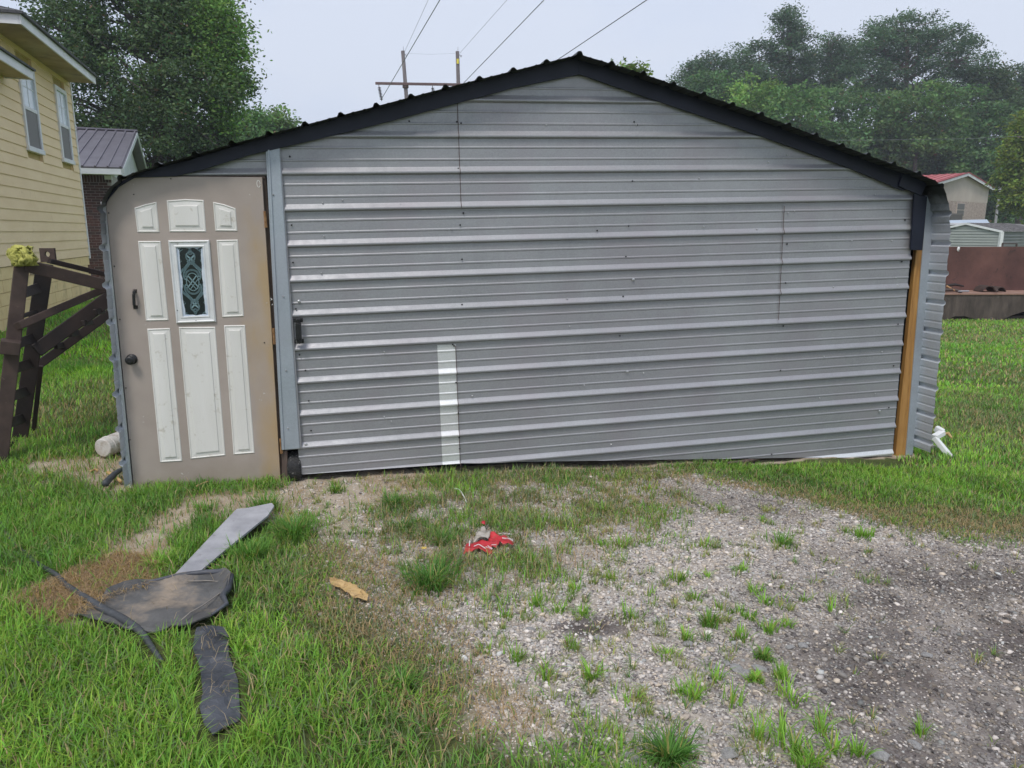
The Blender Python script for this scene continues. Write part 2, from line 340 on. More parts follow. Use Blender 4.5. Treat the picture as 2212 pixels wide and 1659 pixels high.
# ------------------------------------------------------------------ ground zones (metres on the land)
def gpoly(pts): return np.array([ground(*p)[:2] for p in pts])
Z = {
 'gravel': gpoly([(640, 1046), (655, 1110), (725, 1170), (770, 1260), (845, 1345), (965, 1390), (1050, 1490), (1120, 1560), (1300, 1600), (1420, 1700), (1500, 1900), (3200, 1900), (3200, 1165), (2212, 1165), (2080, 1165), (1880, 1120), (1700, 1070), (1560, 1040), (1400, 1015), (1000, 1020), (840, 1020)]),
 'dirt': gpoly([(410, 1075), (620, 1050), (700, 1050), (640, 1130), (560, 1110), (440, 1130), (380, 1170), (330, 1225), (240, 1215), (255, 1160), (330, 1120)]),
 'straw': gpoly([(40, 1300), (130, 1265), (215, 1215), (300, 1200), (340, 1225), (330, 1265), (240, 1290), (150, 1355), (100, 1335)]),
 'lshed': gpoly([(85, 1000), (275, 965), (300, 1068), (240, 1072), (190, 1048), (100, 1042)]),
 'dirt2': gpoly([(985, 1500), (1085, 1475), (1180, 1515), (1200, 1570), (1100, 1605), (1000, 1575)]),
 'dark1': gpoly([(1690, 1300), (1880, 1200), (2240, 1190), (3200, 1300), (3200, 1900), (1700, 1900), (1760, 1560), (1650, 1420)]),
 'dark2': gpoly([(1180, 1355), (1260, 1335), (1340, 1345), (1360, 1365), (1270, 1375)]),
 'dark3': gpoly([(1440, 1060), (1700, 1075), (1760, 1120), (1600, 1130), (1450, 1100)]),
 'dry1': gpoly([(690, 1180), (800, 1200), (1000, 1370), (1100, 1480), (1180, 1580), (1000, 1620), (900, 1560), (760, 1440), (660, 1330), (640, 1230)]),
 'dry2': gpoly([(1480, 1040), (1700, 1050), (1900, 1090), (2212, 1120), (2500, 1130), (2500, 1175), (2100, 1170), (1900, 1130), (1700, 1080)]),
 'weedy': gpoly([(800, 1000), (1500, 995), (1480, 1080), (1380, 1160), (1250, 1230), (1050, 1300), (860, 1280), (790, 1180)]),
 'sand': gpoly([(640, 1040), (900, 1015), (1020, 1010), (900, 1080), (790, 1110), (760, 1180), (690, 1160)]),
 'shedfloor': None,
}
def sdist(poly, x, y):
    x = np.asarray(x, float); y = np.asarray(y, float); d2 = np.full(x.shape, 1e9); ins = np.zeros(x.shape, bool); n = len(poly)
    for i in range(n):
        ax, ay = poly[i]; bx, by = poly[(i + 1) % n]; dx, dy = bx - ax, by - ay
        t = np.clip(((x - ax) * dx + (y - ay) * dy) / (dx * dx + dy * dy + 1e-12), 0, 1)
        d2 = np.minimum(d2, (x - ax - t * dx) ** 2 + (y - ay - t * dy) ** 2)
        c = ((ay > y) != (by > y)); xx = ax + (y - ay) * dx / (dy if abs(dy) > 1e-12 else 1e-12); ins ^= c & (x < xx)
    return np.where(ins, 1, -1) * np.sqrt(d2)
def vnoise(x, y, s, seed=0):                     # cheap value noise, 0..1
    x = np.asarray(x) * s + 37.1 * seed; y = np.asarray(y) * s + 11.7 * seed
    xi = np.floor(x).astype(np.int64); yi = np.floor(y).astype(np.int64); fx = x - xi; fy = y - yi
    fx = fx * fx * (3 - 2 * fx); fy = fy * fy * (3 - 2 * fy)
    def h(a, b):
        n = (a * 374761393 + b * 668265263 + seed * 1442695041) & 0x7fffffff; n = ((n ^ (n >> 13)) * 1274126177) & 0x7fffffff
        return ((n ^ (n >> 16)) & 0xffff) / 65535.0
    return (h(xi, yi) * (1 - fx) + h(xi + 1, yi) * fx) * (1 - fy) + (h(xi, yi + 1) * (1 - fx) + h(xi + 1, yi + 1) * fx) * fy
def fbm(x, y, s, seed=0): return (vnoise(x, y, s, seed) * .5 + vnoise(x, y, s * 2.1, seed + 1) * .3 + vnoise(x, y, s * 4.3, seed + 2) * .2)
def zone(name, x, y, soft=.12, jit=.28):
    d = sdist(Z[name], x, y) + (fbm(x, y, 5, 3) - .5) * jit
    t = np.clip(d / soft * .5 + .5, 0, 1); return t * t * (3 - 2 * t)

# shed footprint (to keep grass out of it)
rr_ = ray(8870, 307); SH = Plane(at(640, 500, 4.95), rr_)
shed_uv = lambda x, y: ((x - SH.P[0]) * SH.e1[0] + (y - SH.P[1]) * SH.e1[1], (x - SH.P[0]) * SH.n[0] + (y - SH.P[1]) * SH.n[1])
def in_shed(x, y):
    u, ww = shed_uv(x, y); return (u > -1.2) & (u < 4.95) & (ww > -.02) & (ww < 6.3)

def axis_pts(lo, hi, step, far_lo, far_hi, g=1.22):
    a = list(np.arange(lo, hi, step)); s = step; v = hi
    while v < far_hi: a.append(v); s *= g; v += s
    a.append(far_hi); s = step; v = lo - step
    pre = []
    while v > far_lo: pre.append(v); s *= g; v -= s
    pre.append(far_lo); return np.array(pre[::-1] + a)
GX = axis_pts(-4.6, 4.8, .032, -420, 420); GY = axis_pts(1.1, 6.6, .032, -160, 420)
XX, YY = np.meshgrid(GX, GY); ZZ = gz(XX, YY)
near = np.exp(-np.maximum(0, np.hypot(XX, YY - 3) - 9) / 3)
gr = zone('gravel', XX, YY, .25)
ZZ = ZZ + near * micro(XX, YY) + near * gr * (fbm(XX, YY, 22, 5) - .5) * .016 + near * (fbm(XX, YY, 9, 8) - .5) * .02
nx, ny = len(GX), len(GY)
idx = np.arange(nx * ny).reshape(ny, nx)
F = np.stack([idx[:-1, :-1], idx[:-1, 1:], idx[1:, 1:], idx[1:, :-1]], -1).reshape(-1, 4)
V = np.stack([XX, YY, ZZ], -1).reshape(-1, 3)
def surf(x, y):                                 # height of the built ground mesh
    nr = np.exp(-np.maximum(0, np.hypot(x, np.asarray(y) - 3) - 9) / 3)
    g = zone('gravel', x, y, .25)
    return gz(x, y) + nr * (micro(x, y) + g * (fbm(x, y, 22, 5) - .5) * .016 + (fbm(x, y, 9, 8) - .5) * .02)
def mat_ground():
    m, t, b = newmat('lawn_dirt_and_gravel')
    a = t.nodes.new('ShaderNodeAttribute'); a.attribute_name = 'zones'; s = t.nodes.new('ShaderNodeSeparateColor'); t.links.new(a.outputs['Color'], s.inputs[0])
    tcn = t.nodes.new('ShaderNodeTexCoord'); O = tcn.outputs['Object']
    lawn = ramp(t, noise(t, .35, 6, .65), [(.3, (.12, .2, .03)), (.5, (.19, .28, .05)), (.72, (.29, .33, .1))])
    lawn = mixc(t, ramp(t, noise(t, 45, 4, .7), [(.35, (.6,) * 3), (.65, (0, 0, 0))]), lawn, (.03, .05, .012))
    soil = ramp(t, noise(t, 3, 6, .7), [(.3, (.05, .075, .02)), (.7, (.12, .13, .05))])
    c = mixc(t, a.outputs['Alpha'], lawn, soil)
    v = nn(t, 'ShaderNodeTexVoronoi', Scale=95.0); t.links.new(O, v.inputs['Vector'])
    sv = t.nodes.new('ShaderNodeSeparateColor'); t.links.new(v.outputs['Color'], sv.inputs[0])
    grav = ramp(t, sv.outputs[0], [(0, (.13, .115, .11)), (.5, (.36, .325, .3)), (1, (.58, .55, .52))])
    sandc = ramp(t, noise(t, 9, 6, .7), [(.3, (.36, .31, .26)), (.7, (.54, .48, .41))])
    grav = mixc(t, ramp(t, noise(t, 6, 5, .65), [(.42, (0, 0, 0)), (.6, (.9,) * 3)]), grav, sandc)
    c = mixc(t, s.outputs[0], c, grav)
    dirt = ramp(t, noise(t, 7, 6, .7), [(.3, (.36, .28, .2)), (.7, (.56, .48, .38))])
    c = mixc(t, s.outputs[1], c, dirt)
    dk = ramp(t, noise(t, 5, 6, .7), [(.3, (.06, .05, .047)), (.7, (.18, .148, .132))])
    c = mixc(t, s.outputs[2], c, dk)
    t.links.new(c, b.inputs['Base Color']); b.inputs['Roughness'].default_value = .95; b.inputs['Specular IOR Level'].default_value = .15
    h = math_(t, 'ADD', math_(t, 'MULTIPLY', v.outputs['Distance'], -.6), noise(t, 60, 6, .7)); bump(t, b, h, .8, .012)
    return m
go = npmesh('ground', V, F, mat_ground(), smooth=True); tag(go, kind='structure', label='lawn, bare dirt and gravel in front of the metal shed')
zx, zy = XX.ravel(), YY.ravel()
zr = np.clip(zone('gravel', zx, zy, .3), 0, 1)
zg = np.clip(zone('dirt', zx, zy) + zone('lshed', zx, zy) * 1.2 + zone('dirt2', zx, zy) * .9 + zone('sand', zx, zy) * .9 + zone('straw', zx, zy) * .8 + in_shed(zx, zy), 0, 1)
zb = np.clip(zone('dark1', zx, zy, .6, .6) * np.clip(fbm(zx, zy, 2.2, 21) * 2.4 - .35, 0, 1) * .88 + zone('dark2', zx, zy, .08, .1) + .6 * zone('dark3', zx, zy, .3), 0, 1) * (1 - zg)
za = np.clip(np.exp(-np.maximum(0, np.hypot(zx, zy - 3) - 7) / 3), 0, 1)
at_ = go.data.attributes.new('zones', 'FLOAT_COLOR', 'POINT'); at_.data.foreach_set('color', np.stack([zr, zg, zb, za], -1).astype(np.float32).ravel())
del XX, YY, ZZ, V, F

# ------------------------------------------------------------------ the metal shed
def cut(verts, faces, planes):
    bm = bmesh.new(); vs = [bm.verts.new(p) for p in verts]
    for f in faces: bm.faces.new([vs[i] for i in f])
    for (p, n) in planes:                        # keep the side n points to; planes in (u,v)
        g = bm.verts[:] + bm.edges[:] + bm.faces[:]
        bmesh.ops.bisect_plane(bm, geom=g, plane_co=(p[0], 0, p[1]), plane_no=(-n[0], 0, -n[1]), clear_outer=True)
    bm.verts.index_update()
    V = [tuple(v.co) for v in bm.verts]; F = [tuple(v.index for v in f.verts) for f in bm.faces]; bm.free(); return V, F
shed = thing('metal_shed', 'low gabled shed of grey corrugated metal with black roof trim', 'shed', plane=SH)
RP, R0 = .229, .143                            # rib pitch, height of one rib
def profile(v0, v1, ph=R0, pitch=RP, hgt=.02, mh=.003):
    pts = []
    k0 = int(math.floor((v0 - ph) / pitch)) - 1; k1 = int(math.ceil((v1 - ph) / pitch)) + 1
    for k in range(k0, k1 + 1):
        c = ph + k * pitch
        pts += [(c - .021, 0), (c - .017, hgt * .35), (c - .012, hgt * .92), (c - .007, hgt), (c + .0, hgt * .98), (c + .022, hgt * .22), (c + .030, 0)]
        for q in (1 / 3, 2 / 3):
            m = c + q * pitch; pts += [(m - .009, 0), (m - .004, mh), (m + .004, mh), (m + .009, 0)]
    lo = [p for p in pts if v0 < p[0] < v1]
    def ev(v):
        for (a, ha), (b, hb) in zip(pts, pts[1:]):
            if a <= v <= b: return ha + (hb - ha) * (v - a) / (b - a + 1e-9)
        return 0
    return [(v0, ev(v0))] + lo + [(v1, ev(v1))]
def line(pa, pb, side, w=0.0):                 # half plane through two picture points; side = +1 keeps left of a->b
    a = np.array(SH.uv(*pa, w)); b = np.array(SH.uv(*pb, w)); d = b - a; n = np.array([-d[1], d[0]]) * side; return (a, n / np.linalg.norm(n))
def siding(name, u0, u1, v0, v1, planes, mat, w=0.0, label=None):
    pr = profile(v0, v1); us = np.linspace(u0, u1, max(2, int((u1 - u0) / .3)))
    vs = []; fs = []; n = len(pr)
    for i, u in enumerate(us):
        for (v, h) in pr:
            vs.append((u, w - h, v))
    for i in range(len(us) - 1):
        for k in range(n - 1): fs.append((i * n + k, (i + 1) * n + k, (i + 1) * n + k + 1, i * n + k + 1))
    V, F = cut(vs, fs, planes); mb = MB(); mb.add(V, F); return mb.build(name, mat, shed, label=label)
gL = line((1250, 150), (560, 318), +1); gR = line((1250, 150), (1975, 405), -1)
leftE = line((594, 330), (648, 1025), +1); rightE = line((1977, 430), (1928, 985), -1)
bot1 = line((655, 1025), (1000, 1000), +1); bot2 = line((1000, 1000), (1930, 986), +1)
sT = SH.uv(992, 330)[0]; sM = SH.uv(1688, 560)[0]; sB = SH.uv(990, 870)[0]; sB0 = SH.uv(950, 870)[0]
LAP = .03
top0 = R0 - LAP; mid0 = R0 - 4 * RP - LAP; bo0 = R0 - 9 * RP + .03
siding('siding_panel', -.3, sT + .004, top0, 1.3, [gL, leftE], M['galv'], 0, 'upper left sheet of the front wall')
siding('siding_panel', sT, 5.2, top0, 1.3, [gL, gR, rightE], M['galv'], -.002, 'large upper sheet reaching the gable peak')
siding('siding_panel', -.3, sM, mid0, top0 + .02, [leftE], M['galv'], .003, 'long middle sheet with the pull handle')
siding('siding_panel', sM - .01, 5.2, mid0, top0 + .02, [rightE], M['galv'], 0, 'short middle sheet at the right')
siding('siding_panel', -.3, sB0 + .01, -1.75, mid0 + .02, [leftE, bot1], M['galv'], .006, 'lower left sheet')
siding('siding_panel', sB0, sB, -1.75, mid0 + .006, [bot1], M['galv_new'], .0035, 'bright unweathered strip of new steel')
siding('siding_panel', sB - .004, 5.2, bo0, mid0 + .02, [rightE, bot2], M['galv'], .0055, 'long lower right sheet')
siding('siding_panel', sB + .02, 5.2, -2.1, bo0 + .012, [rightE, bot2], M['galv_new'], .008, 'narrow bright bottom sheet')
siding('siding_panel', -.75, -.05, SH.uv(500, 381)[1] - .0, .75, [line((1250, 150), (560, 318), +1), line((574, 325), (577, 385), -1)], M['galv'], .01, 'small piece of siding above the door')
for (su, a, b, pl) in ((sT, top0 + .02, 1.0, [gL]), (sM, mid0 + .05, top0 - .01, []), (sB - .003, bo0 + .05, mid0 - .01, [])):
    siding('seam_line', su - .003, su + .0015, a, b, pl, M['seam'], -.004, 'rusty brown lap seam with the lap shadow coloured in')  # dark strip: rusty seam plus the lap-edge shadow painted in
# shell: side walls and roof in one bent, ribbed skin running front to back
WF = -.25
outer = [(269, 1056), (254, 905), (240, 740), (222, 545), (216, 470), (219, 436), (234, 408), (262, 384), (300, 369), (500, 311), (760, 243), (1000, 180), (1252, 117), (1368, 152), (1631, 243), (1860, 330), (1967, 368), (2020, 390), (2038, 404), (2050, 440), (2053, 500), (2040, 640), (2010, 978)]
WFX = lambda x: float(np.interp(x, [300, 1250, 2000], [-.12, -.16, -.17]))
OP = np.array([(*SH.uv(x, y, WFX(x)), WFX(x)) for x, y in outer])
# smooth resample, then ribs
def resample(P, step):
    d = np.r_[0, np.cumsum(np.hypot(*(P[1:, :2] - P[:-1, :2]).T))]; n = int(d[-1] / step); s = np.linspace(0, d[-1], n + 1)
    return np.c_[np.interp(s, d, P[:, 0]), np.interp(s, d, P[:, 1])], s, np.interp(s, d, P[:, 2])
PS, SS, WS = resample(OP, .0075)
T = np.gradient(PS, axis=0); T /= np.linalg.norm(T, axis=1)[:, None]; N = np.c_[-T[:, 1], T[:, 0]]   # outward (left of travel, clockwise over the top)
ridge_s = SS[np.argmax(PS[:, 1])]
ph = ((SS - ridge_s) % RP); q = np.minimum(ph, RP - ph)
hh = np.where(q < .009, .02, np.clip(.02 * (1 - (q - .009) / .014), 0, .02))
for c_ in (RP / 3, 2 * RP / 3):
    hh = np.maximum(hh, np.clip(.004 * (1 - np.abs(ph - c_) / .009) * 1.5, 0, .0028))
Q = PS + N * hh[:, None]
def shell_part(name, i0, i1, label):
    vs = []; fs = []; k = i1 - i0; depth = [WF, -.05, 1.5, 6.2]
    for dd in depth:
        for i in range(i0, i1):
            jag = .003 * math.sin(i * .31); vs.append((Q[i, 0], (WS[i] + jag) if dd == WF else dd, Q[i, 1]))
    for j in range(3):
        for i in range(k - 1): fs.append((j * k + i, j * k + i + 1, (j + 1) * k + i + 1, (j + 1) * k + i))
    return MB().add(vs, fs).build(name, M['shell'], shed, label=label)
iL = int(np.argmin(np.abs(SS - SS[-1] * 0 - np.interp(9, np.arange(len(OP)), np.r_[0, np.cumsum(np.hypot(*(OP[1:, :2] - OP[:-1, :2]).T))]))))
iR = int(np.argmin(np.abs(SS - np.interp(17, np.arange(len(OP)), np.r_[0, np.cumsum(np.hypot(*(OP[1:, :2] - OP[:-1, :2]).T))]))))
ir = int(np.argmax(PS[:, 1]))
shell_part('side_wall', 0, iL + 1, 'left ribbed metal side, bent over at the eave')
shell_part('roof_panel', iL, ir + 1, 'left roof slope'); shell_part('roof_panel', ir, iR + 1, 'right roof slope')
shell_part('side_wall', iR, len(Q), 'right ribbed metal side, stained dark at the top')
bw = [(PS[i, 0], PS[i, 1]) for i in range(0, len(PS), 12)]
MB().prism([(u, 6.15, v) for u, v in bw], (0, .03, 0)).build('back_wall', M['galv'], shed)
MB().prism([(u * .985 + .03, .14, v - .04) for u, v in bw], (0, .02, 0)).build('interior_shade_sheet', M['dark_gap'], shed, label='near-black sheet painted as the shade inside the shed')  # added near-black sheet, stands for the shade behind the front wall
# black flashing along the gable
def strip(name, top, botm, w, th, mat, bevel=.004, label=None, smooth=False):
    a = [SH.L(x, y, w) for x, y in top]; b = [SH.L(x, y, w) for x, y in botm]; poly = a + b[::-1]
    return MB().prism(poly, (0, th, 0)).build(name, mat, shed, bevel=bevel, label=label)
mbt = MB()
def band(top, botm, w, th, name, label):
    mb = MB(); n = len(top); vs = []
    for (x, y), (x2, y2) in zip(top, botm):
        vs += [SH.L(x, y, w), SH.L(x2, y2, w), SH.L(x2, y2, w) + (0, th, 0), SH.L(x, y, w) + (0, th, 0)]
    fs = []
    for i in range(n - 1):
        for k in range(4): fs.append((4 * i + k, 4 * (i + 1) + k, 4 * (i + 1) + (k + 1) % 4, 4 * i + (k + 1) % 4))
    fs += [(0, 1, 2, 3), (4 * n - 1, 4 * n - 2, 4 * n - 3, 4 * n - 4)]
    return mb.add(vs, fs).build(name, M['black'], shed, bevel=.002, label=label)
band([(1252, 124), (1110, 156), (966, 193), (800, 236), (663, 271), (500, 318), (400, 348), (330, 365), (280, 382), (248, 400), (230, 424), (222, 436)],
     [(1252, 161), (1110, 190), (985, 224), (820, 268), (690, 300), (540, 335), (440, 366), (380, 381), (290, 384), (256, 404), (236, 428), (228, 440)], -.034, .012, 'roof_trim', 'left black trim strip')
band([(1250, 123), (1368, 160), (1631, 252), (1860, 338), (1975, 384), (2003, 402)],
     [(1250, 160), (1368, 201), (1631, 290), (1800, 350), (1880, 382), (1950, 412)], -.036, .012, 'roof_trim', 'right black trim strip')
strip('trim_cap', [(1953, 366), (2005, 392)], [(1942, 402), (1990, 423)], -.052, .012, M['black'], label='short folded cap piece at the right eave')
strip('corner_trim', [(1976, 418), (2004, 424)], [(1968, 540), (1993, 541)], -.044, .02, M['black'], label='short black vertical corner piece')
# jamb channel between door and gate
def post(name, tl, tr, br, bl, w, th, mat, bevel=.004, label=None):
    return MB().prism([SH.L(*tl, w), SH.L(*tr, w), SH.L(*br, w), SH.L(*bl, w)], (0, th, 0)).build(name, mat, shed, bevel=bevel, label=label)
post('jamb_channel', (573, 318), (603, 310), (648, 970), (608, 973), -.03, .04, M['galv_post'], .006, 'blue grey steel channel beside the door')
post('jamb_rib', (578, 324), (582, 323), (614, 972), (609, 972), -.038, .008, M['galv_post'], .002)
post('jamb_flange', (596, 321), (605, 318), (652, 969), (641, 970), -.022, .012, M['galv'], .002)
post('door_jamb', (565, 381), (575, 381), (621, 1040), (607, 1040), .012, .05, M['old_wood'], .003, 'dark wooden jamb strip')
post('wood_foot', (608, 974), (620, 974), (623, 1040), (609, 1042), -.01, .05, M['old_wood'], .003)
post('lintel', (395, 376), (573, 380), (573, 386), (380, 384), .002, .05, M['old_wood'], .002)
MB().prism([SH.L(x, y, .03) for x, y in ((1990, 440), (2005, 452), (1997, 540), (1979, 734), (1957, 990), (1934, 990), (1960, 734), (1980, 540))], (0, .04, 0)).build('wood_post', M['pine'], shed, bevel=.004, label='new orange treated lumber stud')
post('corner_channel', (2004, 415), (2022, 415), (1972, 984), (1957, 984), .02, .06, M['galv_post'], .004, 'grey steel corner post')
post('corner_channel', (217, 436), (228, 438), (287, 1058), (277, 1060), -.012, .03, M['galv_new'], .003, 'pale steel edge post beside the door')
# gate wheel
wc = SH.L(637, 1007, .07); mb = MB()
R_ = .105
prof = [(-.048, .06), (-.046, R_ - .02), (-.034, R_ - .004), (-.015, R_), (.015, R_), (.034, R_ - .004), (.046, R_ - .02), (.048, .06)]
mb.lathe(wc, (1, 0, 0), prof, 28); wheel = mb.build('wheel', M['tyre'], shed, smooth=False, label='small black rubber gate wheel')
mb = MB(); mb.lathe(wc, (1, 0, 0), [(-.05, .045), (-.052, .06), (.052, .06), (.05, .045)], 16); mb.build('rim', M['galv_post'], wheel)
mb = MB()
for k in range(28):
    a = 2 * math.pi * k / 28
    for s_ in (-1, 1):
        c0 = wc + np.array([s_ * .006, math.cos(a + .06 * s_) * (R_ - .002), math.sin(a + .06 * s_) * (R_ - .002)]); c1 = wc + np.array([s_ * .04, math.cos(a + .2) * (R_ - .008), math.sin(a + .2) * (R_ - .008)])
        mb.bar(c0, c1, .008, .012, up=(0, math.cos(a), math.sin(a)))
mb.build('tread', M['tyre'], wheel)
# pull handles
def handle(px, py0, py1, parent, w0, wd=.03):
    a = SH.L(px, py0, w0); b = SH.L(px + (py1 - py0) * .05, py1, w0); d = (b - a); ln = np.linalg.norm(d); d /= ln; mb = MB()
    for q in (0, 1):
        c = a + d * (ln * q + (.012 if q == 0 else -.012)); e = d * .014
        mb.hexa([c - (wd / 2, 0, 0) - e, c + (wd / 2, 0, 0) - e, c + (wd / 2, .004, 0) - e, c - (wd / 2, -.004, 0) - e,
                 c - (wd / 2, 0, 0) + e, c + (wd / 2, 0, 0) + e, c + (wd / 2, .004, 0) + e, c - (wd / 2, -.004, 0) + e])
    path = [a + d * .014, a + d * .018 - (0, .022, 0), a + d * .03 - (0, .03, 0), a + d * (ln - .03) - (0, .03, 0), a + d * (ln - .018) - (0, .022, 0), a + d * (ln - .014)]
    mb.tube(path, [wd * .33] * 6, 8)
    return mb.build('handle', M['black_iron'], parent, bevel=.0015)
handle(644, 688, 741, shed, -.03, .06)
# screws on the siding
mbd, mbl = MB(), MB()
def screw(mb, px, py, r, w=-.004):
    c = SH.L(px, py, w); mb._l(c, np.array([0, -1.0, 0]), [(0, r), (.003, r), (.006, r * .45)], 8)
DK = [(866, 345), (882, 484), (886, 566), (893, 678), (901, 778), (908, 873), (987, 358), (996, 360), (990, 458), (1000, 459), (1000, 566), (993, 592), (998, 663), (997, 764), (978, 846),
      (1545, 350), (1920, 345), (1912, 470), (1905, 575), (1898, 656), (1912, 772), (1387, 620), (1917, 586), (1907, 659), (1901, 753), (1908, 846), (1911, 967), (1900, 1033),
      (1926, 600), (1940, 510), (1700, 545), (1697, 640), (1690, 740), (1684, 828), (1676, 908), (1670, 1006), (1666, 1090), (1662, 1190), (1656, 1275), (632, 403), (640, 470), (648, 540), (655, 615), (664, 705), (705, 700)]
for x, y in [(866, 345), (882, 484), (886, 566), (893, 678), (901, 778), (1380, 338), (1373, 460), (1368, 580)]: pass
rows_d = [(626, 338), (630, 486), (633, 567), (639, 667), (647, 766), (987, 263), (996, 266), (990, 364), (1000, 365), (1001, 460), (994, 486), (998, 560), (998, 658), (981, 747), (1370, 263), (1376, 270), (1366, 391), (1358, 488), (1352, 554), (1346, 640), (1339, 725), (1700, 527), (1697, 611), (1692, 704), (1686, 800), (1678, 886), (1667, 981), (1955, 475), (1948, 565), (1940, 700), (1930, 790), (1920, 880), (1290, 498), (645, 1013), (1690, 1040), (660, 800), (667, 866), (672, 930), (978, 744), (985, 826), (990, 892), (992, 945), (993, 969), (884, 262)]
rows_l = [(700, 510), (694, 590), (975, 495), (865, 442), (1143, 447), (1435, 444), (1520, 490), (1635, 495), (1702, 460), (1716, 456), (2, 2), (740, 432), (697, 438), (1225, 645), (1480, 640), (1480, 900), (1230, 705), (1320, 960), (830, 760), (830, 900), (845, 910), (1020, 855), (1390, 806), (1262, 832), (1840, 520), (1800, 620), (1780, 770), (1770, 860), (1930, 455), (1926, 520), (1935, 600), (1915, 690), (1905, 760), (1890, 850), (1880, 930), (1660, 350), (1375, 270), (1180, 270), (1510, 385), (1700, 335), (1890, 420), (590, 420), (612, 640), (618, 800), (622, 925)]
for x, y in rows_d: screw(mbd, x, y, .0062)
for x, y in rows_l:
    if x > 10 and not (x < 625 and y < 0): screw(mbl, x, y, 0.0055 if x > 630 else .0055, -.004 if x > 630 else -.034)
for x, y in ((1368, 604), (646, 651), (1938, 617), (1900, 888), (661, 960), (1355, 803)): screw(mbl, x, y, .011, -.006)
mbd.build('dark_screws', M['screw_dark'], shed, kind='stuff'); mbl.build('zinc_screws', M['screw_light'], shed, kind='stuff')

# ------------------------------------------------------------------ shed door
DW = -.022
dp = [(229, 447), (233, 424), (243, 404), (259, 389), (281, 382), (320, 380.5), (566, 383), (587, 715), (606, 1040), (450, 1050), (290, 1062), (262, 775)]
door = MB().prism([SH.L(x, y, DW) for x, y in dp], (0, .04, 0)).build('door', M['door'], shed, bevel=.003, label='taupe panelled door with rounded upper left corner')
def lerp(a, b, t): return a + (b - a) * t
def inset(q, d):                                 # inset a convex polygon of local points (in the u,v plane)
    q = [np.array(p) for p in q]; n = len(q); out = []
    area = sum(q[i][0] * q[(i + 1) % n][2] - q[(i + 1) % n][0] * q[i][2] for i in range(n)); sg = 1 if area > 0 else -1
    for i in range(n):
        a, b, c = q[i - 1], q[i], q[(i + 1) % n]
        d1 = (b - a)[[0, 2]]; d1 /= np.linalg.norm(d1); d2 = (c - b)[[0, 2]]; d2 /= np.linalg.norm(d2)
        n1 = np.array([-d1[1], d1[0]]) * sg; n2 = np.array([-d2[1], d2[0]]) * sg; m = n1 + n2; m /= (m @ n1)
        out.append(np.array([b[0] + m[0] * d, b[1], b[2] + m[1] * d]))
    return out
def rings(q, prof):
    mb = MB(); n = len(q); vs = []
    for d, h in prof: vs += [p - np.array([0, h, 0]) for p in inset(q, d)]
    fs = [(r * n + i, r * n + (i + 1) % n, (r + 1) * n + (i + 1) % n, (r + 1) * n + i) for r in range(len(prof) - 1) for i in range(n)]
    fs.append(tuple((len(prof) - 1) * n + i for i in range(n))); return mb.add(vs, fs)
PAN = [[(290, 449), (314, 441), (338, 436), (345, 502), (297, 502)], [(360, 433), (400, 430), (440, 432), (445.5, 501), (366.5, 501)], [(460, 436), (484, 441), (509, 450), (513, 499.7), (465, 499)],
       [(298, 520.6), (347, 520.6), (364.4, 692), (315.3, 693.3)], [(467.6, 518.4), (514, 517.5), (527, 683.3), (480.2, 685.5)],
       [(318, 710.2), (367.4, 708.5), (393.9, 995.8), (346.1, 998.8)], [(386, 706.3), (465, 705.9), (487.2, 983.7), (411.7, 991.5)], [(483.7, 702.9), (529.3, 702), (550.1, 978.5), (504.5, 981.9)]]
for q in PAN:
    pts = [SH.L(x, y, DW) for x, y in q]
    wd = np.linalg.norm(pts[1] - pts[0]) if len(q) == 4 else np.linalg.norm(pts[2] - pts[0])
    k = min(1, wd / .16)
    pr = [(0, 0), (.001, .003), (.006, .0055), (.010, .0015), (.014, .001), (.033 * k + .004, .0035), (.036 * k + .004, .009), (.040 * k + .004, .0095)]
    rings(pts, pr).build('door_panel', M['cream'], door)
wq = [SH.L(x, y, DW) for x, y in [(363.5, 519.3), (452.5, 518.4), (467.2, 695), (381.7, 698.5)]]
fr = inset(wq, .043)
mb = MB(); prf = [(0, 0), (.001, .012), (.008, .017), (.016, .011), (.03, .010), (.037, .014), (.043, .012), (.044, -.004)]
vs = []
for d, h in prf: vs += [p - np.array([0, h, 0]) for p in inset(wq, d)]
mb.add(vs, [(r * 4 + i, r * 4 + (i + 1) % 4, (r + 1) * 4 + (i + 1) % 4, (r + 1) * 4 + i) for r in range(len(prf) - 1) for i in range(4)])
mb.build('window_frame', M['frame_white'], door)
gq = inset(wq, .04); mb = MB(); mb.add([p - np.array([0, .0015, 0]) for p in gq], [(0, 1, 2, 3)]); mb.build('window_glass', M['glass_dark'], door, label='dark glass pane with pale etched scrollwork')
def gp(s, t, h=.003):                            # s across 0..1, t down 0..1
    a = lerp(gq[0], gq[1], s); b = lerp(gq[3], gq[2], s); p = lerp(a, b, t); return p - np.array([0, h, 0])
mbe = MB()
def rib(pts, wd=.0035, h=.003):
    P = [gp(s, t, h) for s, t in pts]
    for a, b in zip(P, P[1:]):
        d = b - a; L_ = np.linalg.norm(d)
        if L_ < 1e-6: continue
        d /= L_; n_ = np.array([-d[2], 0, d[0]]) * wd / 2; a2 = a - d * wd * .3; b2 = b + d * wd * .3
        mbe.quad(a2 - n_, b2 - n_, b2 + n_, a2 + n_)
def arc(cs, ct, rs, rt, a0, a1, n=24): return [(cs + rs * math.cos(lerp(a0, a1, i / n)), ct + rt * math.sin(lerp(a0, a1, i / n))) for i in range(n + 1)]
PI = math.pi
rib(arc(.5, .5, .23, .125, 0, 2 * PI), .005); 
